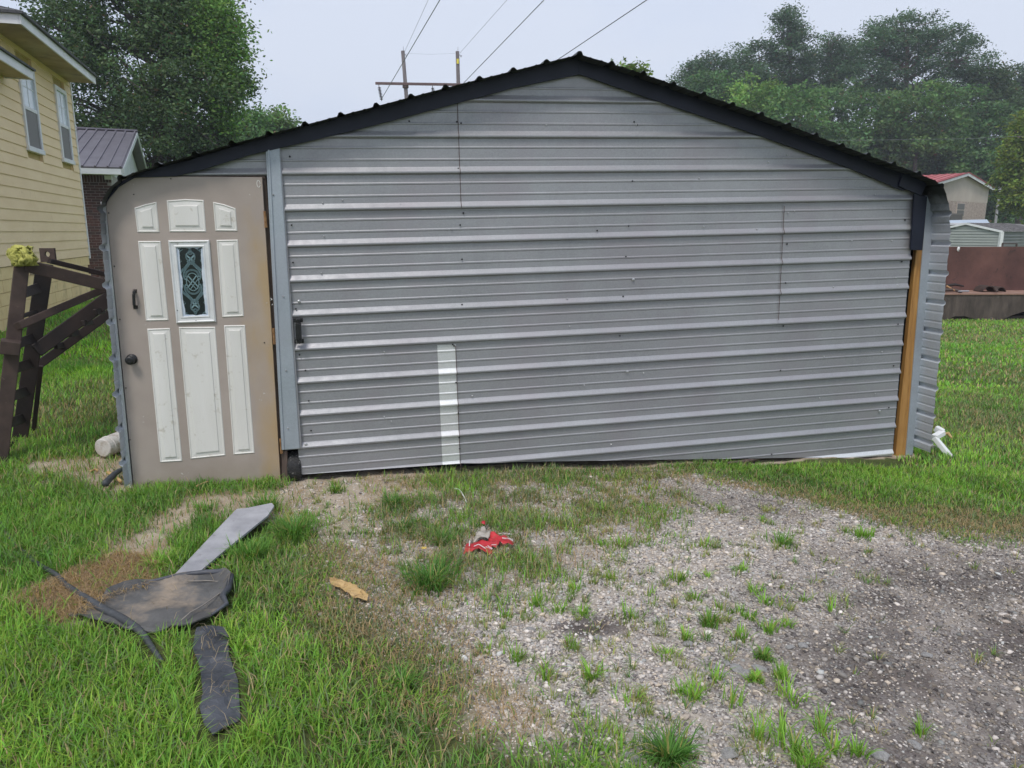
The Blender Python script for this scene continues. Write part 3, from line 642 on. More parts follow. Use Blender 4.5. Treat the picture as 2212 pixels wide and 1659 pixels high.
for sx in (-1, 1):
    X = lambda s: .5 + sx * (s - .5)
    rib([(X(.34), .41), (X(.68), .57)], .007); rib([(X(.28), .455), (X(.6), .6)], .004)
    for sy in (-1, 1):
        Y = lambda t: .5 + sy * (t - .5)
        bz = lambda P, n=22: [tuple(sum(math.comb(len(P) - 1, i) * (k / n) ** i * (1 - k / n) ** (len(P) - 1 - i) * np.array(P[i]) for i in range(len(P)))) for k in range(n + 1)]
        c1 = [(X(.56), Y(.2)), (X(.62), Y(.3)), (X(1.02), Y(.33)), (X(.98), Y(.47))]; rib(bz(c1), .014); 
        c2 = [(X(.52), Y(.22)), (X(.7), Y(.33)), (X(.86), Y(.34)), (X(.84), Y(.44)), (X(.76), Y(.46))]; rib(bz(c2), .010)
        rib(bz([(X(.5), Y(.33)), (X(.66), Y(.33)), (X(.74), Y(.38)), (X(.74), Y(.42))]), .012)
        rib(bz([(X(.96), Y(.4)), (X(.8), Y(.44)), (X(.86), Y(.49)), (X(.98), Y(.485))]), .005)
        rib(bz([(X(.5), Y(.245)), (X(.62), Y(.19)), (X(.7), Y(.17)), (X(.64), Y(.13)), (X(.7), Y(.1)), (X(.5), Y(.07))]), .009)
        rib([(X(.38), Y(.13)), (X(.62), Y(.215))], .010); rib(bz([(X(.5), Y(.11)), (X(.6), Y(.1)), (X(.55), Y(.06)), (X(.5), Y(.035))]), .008)
        for cs, ct in ((.9, .06), (.82, .035), (.93, .12), (.9, .2)):
            rib(arc(X(cs), Y(ct), .05, .018, 0, 5.0, 14), .0035)
mbe.build('etching', M['etch'], door, kind='stuff')
mbs = MB()                                        # rough sealant round the glass
for side in range(4):
    n = 16; a0, a1 = gq[side], gq[(side + 1) % 4]; ins = inset(gq, .02); b0, b1 = ins[side], ins[(side + 1) % 4]
    for i in range(n):
        t0, t1 = i / n, (i + 1) / n; k0, k1 = [(.18 + .5 * (mnoise.noise((side * 9, t * 5, 1.3)) + .5) + (.5 if side in (1, 3) else .1)) for t in (t0, t1)]
        k0, k1 = min(1.15, k0), min(1.15, k1)
        A, B = lerp(a0, a1, t0), lerp(a0, a1, t1); C, D = lerp(b0, b1, t1), lerp(b0, b1, t0); o_ = np.array([0, .0042, 0])
        mbs.quad(A - o_, B - o_, lerp(B, C, k1) - o_, lerp(A, D, k0) - o_)
mbs.build('sealant', M['tape'], door)
handle(291, 625, 668, door, DW, .03)
kc = SH.L(284.9, 775.8, DW)
MB()._l(kc, np.array([0, -1.0, 0]), [(0, .034), (.006, .034), (.010, .028), (.012, .015), (.03, .014), (.036, .026), (.05, .029), (.058, .024), (.06, .01), (.058, .003)], 24).build('knob', M['black_iron'], door, smooth=True)
for (x, y0, y1) in ((571.5, 456, 492), (590, 709, 744), (605.5, 948, 980)):
    a = SH.L(x, y0, DW - .004); b = SH.L(x + 1.8, y1, DW - .004); mb = MB()
    for k in range(3): mb.tube([lerp(a, b, k / 3 + .01), lerp(a, b, (k + 1) / 3 - .01)], .006, 8)
    mb.box((min(a[0], b[0]) - .004, DW - .002, b[2]), (max(a[0], b[0]) + .008, DW + .003, a[2])); mb.build('hinge', M['rusty_hinge'], door)
mb = MB()
for x, y in ((229, 460), (241, 575), (253, 690), (266, 838), (275, 950), (283, 420), (363, 386), (565, 740)): screw(mb, x + 6, y, .004, DW - .001)
for (s_, t_) in ((.5, .02), (.03, .2), (.97, .2), (.03, .52), (.97, .52), (.06, .84), (.96, .84), (.5, .975)):
    a = lerp(wq[0], wq[1], s_); b = lerp(wq[3], wq[2], s_); c = lerp(a, b, t_) - np.array([0, .011, 0]); mb._l(c, np.array([0, -1.0, 0]), [(0, .0035), (.003, .0035)], 6)
mb.build('door_screws', M['screw_dark'], door, kind='stuff')

mz = MB(); zc = [SH.L(558.5 + 3.6 * math.cos(a) + .6 * math.sin(a), 397 + 7.5 * math.sin(a), DW - .002) for a in np.linspace(.25, 2 * PI + .1, 18)]
for a, b in zip(zc, zc[1:]): mz.bar(a, b, .0045, .001, up=(0, 1, 0))
mz.build('chalk_mark', M['cream'], door)
ms_ = MB(); rd = random.Random(3)
for (x, y, n_) in ((327, 640, 9), (330, 668, 8), (322, 700, 5), (280, 398, 3), (566, 858, 7), (330, 655, 4), (302, 905, 3), (585, 650, 5), (545, 420, 3), (400, 1030, 4)):
    for k in range(n_):
        c = SH.L(x + rd.uniform(-9, 9), y + rd.uniform(-9, 9), DW - .001); d_ = np.array([rd.uniform(-1, 1), 0, rd.uniform(-1, 1)]) * rd.uniform(.003, .011); e_2 = np.array([-d_[2], 0, d_[0]]) * .35; ms_.quad(c - d_, c - e_2, c + d_ * .8, c + e_2)
ms_.build('paint_chips', M['bucket'], door, kind='stuff')
# ------------------------------------------------------------------ yellow house at left
dH = np.array([-.296, .955, 0]); dH /= np.linalg.norm(dH)
cb = ground(203, 645); nH = np.array([dH[1], -dH[0], 0])      # outward, towards the camera side
HP = Plane((cb[0], cb[1], gz(cb[0], cb[1])), -dH, -nH)         # u: along the wall towards us, w: into the house, v: up (w<0 = proud)
if HP.e3[2] < 0: HP.e3 = -HP.e3
house = thing('yellow_house', 'tall yellow house with lap siding beside the rusty steel frame', 'house', loc=tuple(HP.P))
def HW(u, w, v): return HP.W(u, w, v)
def hbox(mb, u0, u1, w0, w1, v0, v1): return mb.hexa([HW(u0, w0, v0), HW(u1, w0, v0), HW(u1, w1, v0), HW(u0, w1, v0), HW(u0, w0, v1), HW(u1, w0, v1), HW(u1, w1, v1), HW(u0, w1, v1)])
v_top = HP.uv(152, 172)[1]; v_fnd = HP.uv(194, 552)[1]; UL = 13.0
hbox(MB(), .03, UL, .04, 8, 0, v_top + .05).build('wall', M['mortar_yellow'], house)
nb = 21; ex = (v_top - v_fnd) / nb
wins = []
for (q) in ([(36.5, 163), (66, 163), (90.6, 334), (57.8, 327)], [(113, 179), (137, 199), (156.6, 356), (134, 350)]):
    us = [HP.uv(*p)[0] for p in q]; vs_ = [HP.uv(*p)[1] for p in q]; wins.append((min(us[1], us[2]), max(us[0], us[3])))
wv0 = HP.uv(145, 353)[1]; wv1 = HP.uv(125, 189)[1]
for k in range(nb):
    v0 = v_fnd + k * ex; v1 = v0 + ex + .012
    cuts = [.0]
    segs = [(.05, UL)]
    if v1 > wv0 and v0 < wv1:
        a, b = sorted(wins)[0], sorted(wins)[1]; segs = [(.05, a[0]), (a[1], b[0]), (b[1], UL)]
    else:
        j = [2.4, 5.1, 3.6, 6.6][k % 4] + .3 * (k % 3); segs = [(.05, j - .002), (j + .002, UL)]
    for (a, b) in segs:
        mb = MB(); mb.hexa([HW(a, -.02, v0), HW(b, -.02, v0), HW(b, .04, v0), HW(a, .04, v0), HW(a, -.002, v1), HW(b, -.002, v1), HW(b, .04, v1), HW(a, .04, v1)])
        mb.build('siding_board', M['siding_yellow'], house)
bl, bh = .4, .2; nrow = int(math.ceil(v_fnd / bh))
for r in range(nrow):
    for c in range(int(UL / bl)):
        u0 = c * bl + (r % 2) * bl / 2 + .05; v1 = v_fnd - r * bh - .012; v0 = max(v1 - bh + .008, -.15)
        if u0 < 7: hbox(MB(), u0, u0 + bl - .008, -.002 + .004 * random.random(), .04, v0, v1).build('foundation_block', M['block_yellow'], house)
hbox(MB(), 4.2, 4.45, -.012, .0, v_fnd - .2, v_fnd - .04).build('vent', M['soffit'], house)
hbox(MB(), -.015, .06, -.03, .05, v_fnd - .06, v_top).build('corner_trim', M['white_trim'], house, bevel=.005)
for (a, b) in sorted(wins):
    f = MB(); t_ = .085
    hbox(f, a, b, -.045, .03, wv1 - t_, wv1); hbox(f, a - .02, b + .02, -.06, .03, wv0, wv0 + t_); hbox(f, a, a + t_, -.044, .03, wv0 + t_, wv1 - t_); hbox(f, b - t_, b, -.044, .03, wv0 + t_, wv1 - t_)
    win = f.build('window', M['white_trim'], house, bevel=.004); vm = (wv0 + wv1) / 2
    hbox(MB(), a + t_, b - t_, -.03, .0, vm - .03, vm + .03).build('meeting_rail', M['white_trim'], win)
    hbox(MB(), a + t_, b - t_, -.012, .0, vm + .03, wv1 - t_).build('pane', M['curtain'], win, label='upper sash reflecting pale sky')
    hbox(MB(), a + t_, b - t_, -.018, .0, wv0 + t_, vm - .03).build('insect_screen', M['screen'], win)
    g = MB(); um = (a + b) / 2; hbox(g, um - .008, um + .008, -.018, -.01, vm + .03, wv1 - t_); hbox(g, a + t_, b - t_, -.018, -.01, (vm + wv1) / 2 - .012, (vm + wv1) / 2); g.build('muntin', M['white_trim'], win)
OV = .55
ez1 = HP.uv(207, 168, -OV)[1]; ez0 = HP.uv(207, 182, -OV)[1]; ue = HP.uv(207, 176, -OV)[0]; un = HP.uv(43, 24, -OV)[0]
hbox(MB(), ue, un, -OV, -OV + .03, ez0, ez1).build('fascia', M['white_trim'], house, bevel=.004)
hbox(MB(), un - .03, un, -OV + .032, 8.6, ez0 + .001, ez1).build('fascia', M['white_trim'], house)
hbox(MB(), ue + .001, un - .032, -OV + .031, 8.6, ez0 + .02, ez0 + .04).build('soffit', M['soffit'], house)
mb = MB(); e_ = .05
A = [HW(ue - e_, -OV - e_, ez1), HW(un + e_, -OV - e_, ez1), HW(un + e_, 8.8, ez1), HW(ue - e_, 8.8, ez1)]; B = [p + np.array([0, 0, .04]) for p in A]
mb.hexa(A + B); um_ = (ue + un) / 2
mb.add([B[0], B[1], B[2], B[3], HW(ue + 2.5, 4.1, ez1 + 1.3), HW(un - 3, 4.1, ez1 + 1.3)], [(0, 1, 5, 4), (1, 2, 5), (2, 3, 4, 5), (3, 0, 4)]); mb.build('roof', M['shingle'], house)
# lower porch roof
best = min(((abs((lambda P: CX + FPX * P[0] / ((P[1]) * CP - (P[2] - CZ) * SP))(HP.W(HP.uv(73, 160, -b)[0], 0, HP.uv(73, 160, -b)[1])) - 9), b) for b in np.linspace(.3, 3, 40)))
b1 = best[1]
pu, pv = HP.uv(73, 173, -b1); pv1 = HP.uv(73, 155, -b1)[1]
hbox(MB(), pu, pu + 5, -b1, -b1 + .03, pv, pv1).build('porch_fascia', M['white_trim'], house, bevel=.004)
hbox(MB(), pu, pu + .03, -b1 + .031, -.02, pv + .001, pv1).build('porch_fascia', M['white_trim'], house)
hbox(MB(), pu + .031, pu + 5, -b1 + .031, -.02, pv + .02, pv + .04).build('porch_soffit', M['soffit'], house)
mb = MB(); hbox(mb, pu - .04, pu + 5, -b1 - .04, -.02, pv1, pv1 + .03); mb.build('porch_roof', M['shingle'], house)

# ------------------------------------------------------------------ brick house behind
BP = Plane((at(252, 500, 21)[0], 21, CZ), (.923, .383, 0))
bz0 = gz(BP.P[0], 21)
brick_h = thing('brick_house', 'small dark brick house with mauve metal roof behind the shed', 'house', loc=(BP.P[0], BP.P[1], bz0))
def BW(u, w, v): return BP.W(u, w, v)
def bbox(mb, u0, u1, w0, w1, v0, v1): return mb.hexa([BW(u0, w0, v0), BW(u1, w0, v0), BW(u1, w1, v0), BW(u0, w1, v0), BW(u0, w0, v1), BW(u1, w0, v1), BW(u1, w1, v1), BW(u0, w1, v1)])
vg = bz0 - CZ; OB = .4
ueb, veb = BP.uv(265, 361.5, -OB)
ww_ = min(np.linspace(.3, 8, 200), key=lambda q_: abs(BP.uv(296, 284.5, q_)[0] - ueb)); vr = BP.uv(296, 284.5, ww_)[1]
vtopb = BP.uv(240, 376, 0)[1]; DB = 2 * ww_
bbox(MB(), -8, -.005, .012, DB, vg - .2, vtopb + .2).build('wall', M['mortar'], brick_h)
bb_l, bb_h = .215, .073; nbk = 0; far = MB()
rows = int((vtopb - vg) / bb_h)
for r in range(rows):
    v1 = vtopb - .02 - r * bb_h; soldier = (r < 3)
    if soldier and r > 0: continue
    hgt = bb_h * 3 if soldier else bb_h; lng = bb_h if soldier else bb_l
    for c in range(int(8 / lng)):
        u1 = -c * lng - (0 if soldier else (r % 2) * lng / 2); u0 = u1 - lng + .014
        P_ = BP.W((u0 + u1) / 2, 0, v1 - hgt / 2); dpt = P_[1] * CP - (P_[2] - CZ) * SP; pxx = CX + FPX * P_[0] / dpt; pyy = CY - FPX * ((P_[2] - CZ) * CP + P_[1] * SP) / dpt
        tgt = pxx > 172 and nbk < 285 and pyy < 600
        m_ = MB() if tgt else far
        bbox(m_, u0, min(u1, 0), -.002 - .003 * random.random(), .02, v1 - hgt + .013, v1)
        if tgt: m_.build('brick', M['brick'] if random.random() < .65 else M['brick2'], brick_h); nbk += 1
far.build('brick_courses', M['brick'], brick_h, kind='stuff')
# roof
def rbox(P, th, name, mat, label=None, kind=None):
    P = [np.array(p, float) for p in P]; n = np.cross(P[1] - P[0], P[3] - P[0]); n /= np.linalg.norm(n)
    if n[2] < 0: n = -n
    return MB().hexa([p - n * th for p in P] + P).build(name, mat, brick_h, label=label, kind=kind)
rf = rbox([BW(-9, -OB, veb), BW(ueb, -OB, veb), BW(ueb, ww_, vr), BW(-9, ww_, vr)], .04, 'roof', M['roof_mauve'], 'mauve standing rib metal roof')
rbox([BW(-9, DB + OB, veb), BW(ueb, DB + OB, veb), BW(ueb, ww_ + .01, vr), BW(-9, ww_ + .01, vr)], .04, 'roof', M['roof_mauve'])
sl = np.array(BW(0, ww_, vr)) - np.array(BW(0, -OB, veb)); nrm = np.cross(BP.e1, sl); nrm /= np.linalg.norm(nrm); nrm = nrm if nrm[2] > 0 else -nrm
for k in range(14):
    u_ = ueb - .06 - k * .3; a = BW(u_, -OB - .01, veb) + nrm * .012; b = BW(u_, ww_ - .05, vr) + nrm * .012; MB().bar(a, b, .045, .03, up=nrm).build('roof_rib', M['roof_mauve'], rf)
MB().bar(BW(-9, ww_, vr + .03), BW(ueb + .02, ww_, vr + .03), .3, .05).build('ridge_cap', M['roof_mauve'], brick_h)
bbox(MB(), -9, ueb - .04, -OB, -OB + .025, veb - .19, veb - .045).build('fascia', M['gable_white'], brick_h)
bbox(MB(), -9, ueb - .05, -OB + .026, 0.01, veb - .19, veb - .17).build('soffit', M['gable_white'], brick_h)
for s_ in (0, 1):
    a = BW(ueb, -OB if not s_ else DB + OB, veb - .1); b = BW(ueb, ww_, vr - .09); MB().bar(a, b, .03, .15, up=BP.e1 * 0 + np.array([0, 0, 1])).build('rake_board', M['gable_white'], brick_h)
MB().prism([BW(-.02, -.02, vtopb), BW(-.02, DB, vtopb), BW(-.02, ww_, vr - .12)], tuple(BP.e1 * .03)).build('gable', M['gable_white'], brick_h)
bbox(MB(), -.16, .012, -.02, .25, vtopb - .15, veb - .2).build('corner_board', M['gable_white'], brick_h)

# ------------------------------------------------------------------ rusty steel frame at left
base = ground(40, 1010); fr_ = thing('steel_trestle', 'rusty ladder-like steel A-frame leaning beside the shed', 'trestle', loc=tuple(base))
def beam(name, a, b, wpx, dep, mat, thick=None):
    (x0, y0, Y0), (x1, y1, Y1) = a, b; p0, p1 = at(x0, y0, Y0), at(x1, y1, Y1); s0 = wpx * Y0 / FPX * 1.0; s1 = (thick or wpx) * Y1 / FPX
    d = p1 - p0; view = (p0 + p1) / 2 - CAM; upv = np.cross(view, d); upv /= np.linalg.norm(upv)
    return MB().bar(p0, p1, dep, s0, up=upv, w1=dep, h1=s1).build(name, mat, fr_, bevel=.006)
fp0 = (2, 1075, 4.95)
beam('near_leg', (-6, 1050, 5.05), (48, 566, 5.3), 31, .09, M['rust'], 28)
beam('far_leg', (31, 1030, 5.6), (97, 570, 5.75), 30, .07, M['rust_black'], 32)
beam('collar', (20, 764, 5.12), (24, 735, 5.13), 38, .14, M['rust'], 37)
beam('top_beam', (52, 573, 5.28), (300, 634, 5.9), 26, .06, M['rust'], 25)
beam('far_top_beam', (105, 563, 5.75), (300, 610, 6.3), 11, .08, M['rust_black'], 10)
beam('upper_brace', (38, 705, 5.15), (240, 618, 5.9), 17, .07, M['rust'], 15)
beam('lower_brace', (78, 758, 5.65), (262, 625, 6.1), 30, .05, M['rust_black'], 30)
beam('lower_brace', (78, 792, 5.9), (262, 658, 6.4), 19, .05, M['rust_black'], 19)
beam('thin_rod', (88, 790, 5.85), (72, 936, 5.9), 10, .03, M['rust_black'], 9)
for i, y in enumerate((626, 677, 735, 789, 849, 907, 961)):
    f_ = (y - 566) / (1050 - 566); xa = 48 - f_ * 54 + 8; xb = xa + 36
    beam('rung', (xa, y + 8, 5.25), (xb, y - 5, 5.65), 21 if i != 1 else 9, .012, M['rust_black'])
for x, y in ((128, 742), (158, 716), (188, 692), (214, 668)): beam('stub', (x - 8, y + 6, 5.8), (x + 9, y + 3, 6.1), 13, .03, M['rust_black'])
# lug plate with round hole
lc = at(102, 551, 5.76); mb = MB(); n_ = 16; lp = []; R2 = 16 * 5.76 / FPX
up_ = np.array([0, 0, 1.0]); rx_ = np.array([1.0, 0, 0])
for k in range(n_):
    a = 2 * PI * k / n_ + PI / 4; r_o = R2 / max(abs(math.cos(a)), abs(math.sin(a))) * .9
    lp.append((lc + rx_ * r_o * math.cos(a) * 1.1 + up_ * r_o * math.sin(a), lc + rx_ * R2 * .36 * math.cos(a) + up_ * R2 * (.36 * math.sin(a) + .1)))
o2 = np.array([0, .02, 0])
for k in range(n_):
    a, b = lp[k], lp[(k + 1) % n_]; mb.hexa([a[0], b[0], b[1], a[1], a[0] + o2, b[0] + o2, b[1] + o2, a[1] + o2])
mb.build('lug_plate', M['rust'], fr_)
# cloth tied on the frame top
def crumple(name, label, cat, c, rad, mat, sub=4, amp=.35, sc_=4, knots=None):
    bm = bmesh.new(); bmesh.ops.create_icosphere(bm, subdivisions=sub, radius=1)
    for v in bm.verts:
        p = v.co.normalized(); n1 = mnoise.fractal(p * sc_ * .5, .8, 2.2, 4); n2 = abs(mnoise.noise(p * sc_)) ; k = 1 + amp * (n1 * .6 - n2 * 1.1 + .2)
        v.co = Vector((p.x * rad[0] * k, p.y * rad[1] * k, p.z * rad[2] * k))
    me = bpy.data.meshes.new(name); bm.to_mesh(me); bm.free(); me.materials.append(mat)
    me.polygons.foreach_set('use_smooth', [True] * len(me.polygons))
    o = bpy.data.objects.new(name, me); COL.objects.link(o); o.location = c; return tag(o, label, cat)
cc0 = at(53, 556, 5.26); cm_ = MB(); rnd = random.Random(5)
for k in range(15):
    az = rnd.uniform(0, 2 * PI); tl = rnd.uniform(-.9, .9); R_c = rnd.uniform(.055, .085); wd_ = rnd.uniform(.03, .055)
    ax_ = np.array([math.cos(az), math.sin(az), tl]); ax_ /= np.linalg.norm(ax_); p_ = np.cross(ax_, [0, 0, 1.0]); p_ /= np.linalg.norm(p_); q_ = np.cross(ax_, p_)
    n_s = 16; span = rnd.uniform(2.0, 4.2); st = rnd.uniform(0, 6.28); vs_ = []
    for i in range(n_s + 1):
        t_ = st + span * i / n_s; rr_c = R_c * (1 + .16 * math.sin(t_ * 5 + k)); c_ = cc0 + (p_ * math.cos(t_) * 1.1 + q_ * math.sin(t_)) * rr_c + ax_ * .02 * math.sin(t_ * 3 + k)
        for j in range(5):
            f_ = j / 4 - .5; c2 = c_ + ax_ * wd_ * f_ + (c_ - cc0) * .16 * math.cos(f_ * 9 + t_ * 2 + k); c2 = c2 * 1.0; c2[2] = max(c2[2], cc0[2] - .055); vs_.append(c2)
    cm_.add(vs_, [(i * 5 + j, (i + 1) * 5 + j, (i + 1) * 5 + j + 1, i * 5 + j + 1) for i in range(n_s) for j in range(4)])
cm_.build('cloth_fold', M['cloth'], None, smooth=True); co_ = bpy.data.objects[-1] if False else [o for o in COL.objects if o.name.startswith('cloth_fold')][0]
sd2 = co_.modifiers.new('thick', 'SOLIDIFY'); sd2.thickness = .004; co_.name = 'cloth'; tag(co_, 'yellow green rag wrapped round the top of the rusty frame', 'cloth')

# ------------------------------------------------------------------ small things around the shed
g0 = ground(235, 990)
bk = thing('white_bucket', 'dirty white plastic bucket lying on its side left of the shed', 'bucket', loc=tuple(g0))
ba = at(221, 968, g0[1]); bb = at(275, 964, g0[1] + .25); ax = bb - ba; ax[2] = 0; axn = ax / np.linalg.norm(ax)
rb = 22 * g0[1] / FPX
MB()._l(ba, axn, [(0, rb * .86), (.006, rb * .96), (.03, rb), (.036, rb * 1.0), (.3, rb * 1.12), (.3, rb * 1.05)], 24).build('bucket_body', M['bucket'], bk, smooth=False)
MB()._l(ba + axn * .05, axn, [(0, rb * 1.03), (.002, rb * 1.06), (.012, rb * 1.06), (.014, rb * 1.03)], 24).build('bucket_rim', M['bucket'], bk)
def ribbon_thing(name, label, cat, pts, r, mat, lift=0.0, n=8, group=None):
    P = []
    for x, y in pts:
        p = ground(x, y); p[2] = surf(p[0], p[1]) + lift; P.append(p)
    # smooth with catmull-rom
    Q_ = []; 
    for i in range(len(P) - 1):
        p0, p1, p2, p3 = P[max(i - 1, 0)], P[i], P[i + 1], P[min(i + 2, len(P) - 1)]
        for k in range(5):
            t = k / 5; Q_.append(.5 * ((2 * p1) + (-p0 + p2) * t + (2 * p0 - 5 * p1 + 4 * p2 - p3) * t * t + (-p0 + 3 * p1 - 3 * p2 + p3) * t ** 3))
    Q_.append(P[-1]); o = thing(name, label, cat, loc=tuple(P[0]), group=group) if False else None
    rr = [np.interp(i / (len(Q_) - 1), np.linspace(0, 1, len(r)), r) for i in range(len(Q_))] if hasattr(r, '__len__') else r
    mb = MB().tube(Q_, rr, n); o = mb.build(name, mat, None, smooth=True); return tag(o, label, cat, group)
def P3(pts, lifts): return [at_g(x, y, l) for (x, y), l in zip(pts, lifts)]
def at_g(x, y, lift):
    p = ground(x, y); p[2] = surf(p[0], p[1]) + lift; return p
hose = ribbon_thing('hose', 'dark grey hose lying across the rubber mat and into the grass', 'hose', [(-25, 1095), (0, 1133), (33, 1181), (80, 1222), (122, 1253), (148, 1281), (193, 1314), (230, 1333), (267, 1351), (304, 1377), (326, 1403), (350, 1437)], [.009, .010, .010, .012, .016, .019, .019, .014, .009], M['hose'], .022)
ribbon_thing('pipe', 'grey pipe end sticking out under the left corner of the shed', 'pipe', [(268, 1022), (250, 1040), (228, 1060)], [.012, .02, .024], M['hose'], .05)
def flat_piece(name, label, cat, pts, th, mat, lift=.01, amp=.01, ns=8, step=.03, group=None, edge=None, w0=0, parent=None, hfun=None, zfun=None):
    P = np.array([ground(*p)[:2] for p in pts]); 
    dens = []
    for i in range(len(P)):
        a, b = P[i], P[(i + 1) % len(P)]; k = max(1, int(np.linalg.norm(b - a) / step)); dens += [a + (b - a) * j / k for j in range(k)]
    dens = np.array(dens); lo, hi = P.min(0), P.max(0); nI = int((hi - lo).prod() / step ** 2 * 1.2)
    I = lo + RNG.random((nI, 2)) * (hi - lo); I = I[sdist(P, I[:, 0], I[:, 1]) > step * .45]
    vv = [Vector(p) for p in dens] + [Vector(p) for p in I]; nB = len(dens)
    r = delaunay_2d_cdt(vv, [], [list(range(nB))], 1, 1e-6)
    top = []
    for v in r[0]:
        z = surf(v.x, v.y) + lift + amp * mnoise.fractal(Vector((v.x * ns, v.y * ns, len(pts))), .8, 2.1, 3)
        if hfun: z += hfun(v.x, v.y, float(sdist(P, np.array([v.x]), np.array([v.y]))[0]))
        if zfun: z = zfun(v.x, v.y)
        top.append((v.x, v.y, z))
    n = len(top); fs = [tuple(f) for f in r[2]]
    from collections import Counter
    ec = Counter(); dirn = {}
    for f in fs:
        for i in range(len(f)):
            e = (f[i], f[(i + 1) % len(f)]); ec[tuple(sorted(e))] += 1; dirn[tuple(sorted(e))] = e
    side = [(a, b, b + n, a + n) for k_, (a, b) in dirn.items() if ec[k_] == 1]
    mb = MB(); mb.add(top + [(x, y, z - th) for x, y, z in top], fs + [tuple(i + n for i in f[::-1]) for f in fs] + side)
    o = mb.build(name, mat, parent, smooth=parent is not None)
    if cat: tag(o, label, cat, group)
    return o
MATP = [(148, 1344), (200, 1318), (241, 1289), (270, 1276), (333, 1266), (389, 1255), (445, 1252), (488, 1256), (501, 1265), (494, 1288), (482, 1300), (491, 1318), (459, 1344), (426, 1357), (370, 1370), (333, 1379), (259, 1371), (196, 1364), (156, 1348)]
Pm = np.array([ground(*p)[:2] for p in MATP]); tr_ = ground(495, 1262)[:2]
mat_o = flat_piece('rubber_mat', 'dusty black rubber floor mat lying on the grass by the plank', 'mat', MATP, .006, M['rubber'], .018, .012, 5, .025,
           hfun=lambda x, y, d: (.02 * math.exp(-(d / .02) ** 2) if True else 0) * (1.4 if (x > -1.9 and y > 2.9) else .5) + .03 * math.exp(-((x - tr_[0]) ** 2 + (y - tr_[1]) ** 2) / .02))
rp_ = [at_g(x, y, .05 if x > 430 else .035) for x, y in MATP[2:13]]
MB().tube(rp_, [.006, .008, .009, .011, .013, .015, .016, .016, .015, .01, .006], 7).build('rim', M['rubber_strip'], mat_o, smooth=True, label='thick raised black edge')
MB().tube([at_g(x, y, .037) for x, y in ((404, 1268), (445, 1264), (476, 1268), (484, 1273), (478, 1288), (440, 1318), (412, 1336), (392, 1352))], .003, 5).build('inner_ridge', M['bucket_dust'], mat_o, smooth=True)
flat_piece('rubber_strip', 'long black rubber strip half buried in grass below the mat', 'rubber strip', [(426, 1359), (459, 1351), (478, 1366), (493, 1377), (496, 1429), (515, 1481), (520, 1555), (496, 1577), (461, 1600), (443, 1577), (432, 1544), (439, 1507), (433, 1451), (415, 1396)], .006, M['rubber_strip'], .016, .018, 9, .025)
flat_piece('rubber_scrap', 'small torn black rubber scrap on the upper end of the rubber strip', 'rubber scrap', [(470, 1371), (488, 1374), (496, 1398), (482, 1392), (468, 1382)], .004, M['rubber_strip'], .045, .01, 9, .02)
pk0, pk1 = at_g(396, 1255, 0), at_g(560, 1128, 0)
flat_piece('grey_plank', 'flat weathered grey plank pointing from the mat towards the door', 'plank', [(374, 1256), (415, 1217), (482, 1153), (513, 1124), (533, 1123), (589, 1114), (594, 1120), (580, 1139), (526, 1178), (474, 1216), (424, 1254)], .012, M['plank'], .05, .006, 3, .04,
           zfun=lambda x, y: pk0[2] + .03 + (pk1[2] + .085 - pk0[2] - .03) * (y - pk0[1]) / (pk1[1] - pk0[1]))
flat_piece('dry_leaf', 'crumpled pale tan paper scrap on the grass edge', 'paper', [(712, 1264), (722, 1261), (742, 1272), (762, 1277), (783, 1293), (797, 1305), (794, 1316), (768, 1311), (752, 1300), (735, 1283), (715, 1275)], .002, M['tan_leaf'], .03, .012, 20, .012)
bagp = [(1007, 1188), (1020, 1183), (1040, 1177), (1054, 1181), (1060, 1165), (1067, 1165), (1075, 1170), (1091, 1167), (1094, 1175), (1111, 1183), (1107, 1191), (1087, 1188), (1080, 1185), (1072, 1197), (1062, 1196), (1064, 1208), (1057, 1211), (1048, 1202), (1041, 1198), (1034, 1193), (1024, 1200), (1010, 1207), (1001, 1210)]
bl_ = ground(1050, 1185); bag = thing('torn_bag', 'torn red and white plastic bag lying on the gravel', 'bag', loc=tuple(bl_))
flat_piece('red_film', None, None, bagp, .0012, M['red_film'], .035, .018, 14, .011, parent=bag)
flat_piece('grey_film', None, None, [(1021, 1181), (1029, 1166), (1036, 1163), (1039, 1150), (1047, 1150), (1051, 1161), (1059, 1165), (1054, 1181), (1042, 1177)], .0012, M['grey_film'], .045, .02, 14, .011, parent=bag)
flat_piece('red_tip', None, None, [(1040, 1148), (1041, 1142), (1045, 1140), (1048, 1143), (1048, 1149)], .0012, M['red_film'], .052, .01, 24, .008, parent=bag)
mb = MB()
def mark(x, y, dx, dy, s=.004, l=.056):
    a, b = at_g(x, y, l), at_g(x + dx, y + dy, l); mb.bar(a, b, s, .0015)
for k in range(9): mark(1078 + k * 3.2, 1170 + abs(k - 3) * .7, 1.2, 2.6 - (k % 3))
for k in range(8): mark(1086 + k * 2.9, 1181 + k * .9, .8, 3.2)
for k in range(6): mark(1050 + k * 2.1, 1199 + k * 1.5, 1.6, 1.4); mark(1054 + k * 1.7, 1197 + k * 1.7, 1.2, 1.6)
for a, b in (((1024, 1198), (1034, 1192)), ((1034, 1192), (1041, 1197)), ((1015, 1184), (1014, 1199)), ((1041, 1197), (1049, 1202)), ((1062, 1195), (1072, 1196))): mark(*a, b[0] - a[0], b[1] - a[1], .005, .052)
mb.build('printed_marks', M['white_print'], bag)
ribbon_thing('string', 'thin white curved strip lying in the weeds before the gate', 'string', [(978, 1058), (992, 1064), (1002, 1078), (1008, 1091)], .0045, M['white_plastic'], .025, 6)
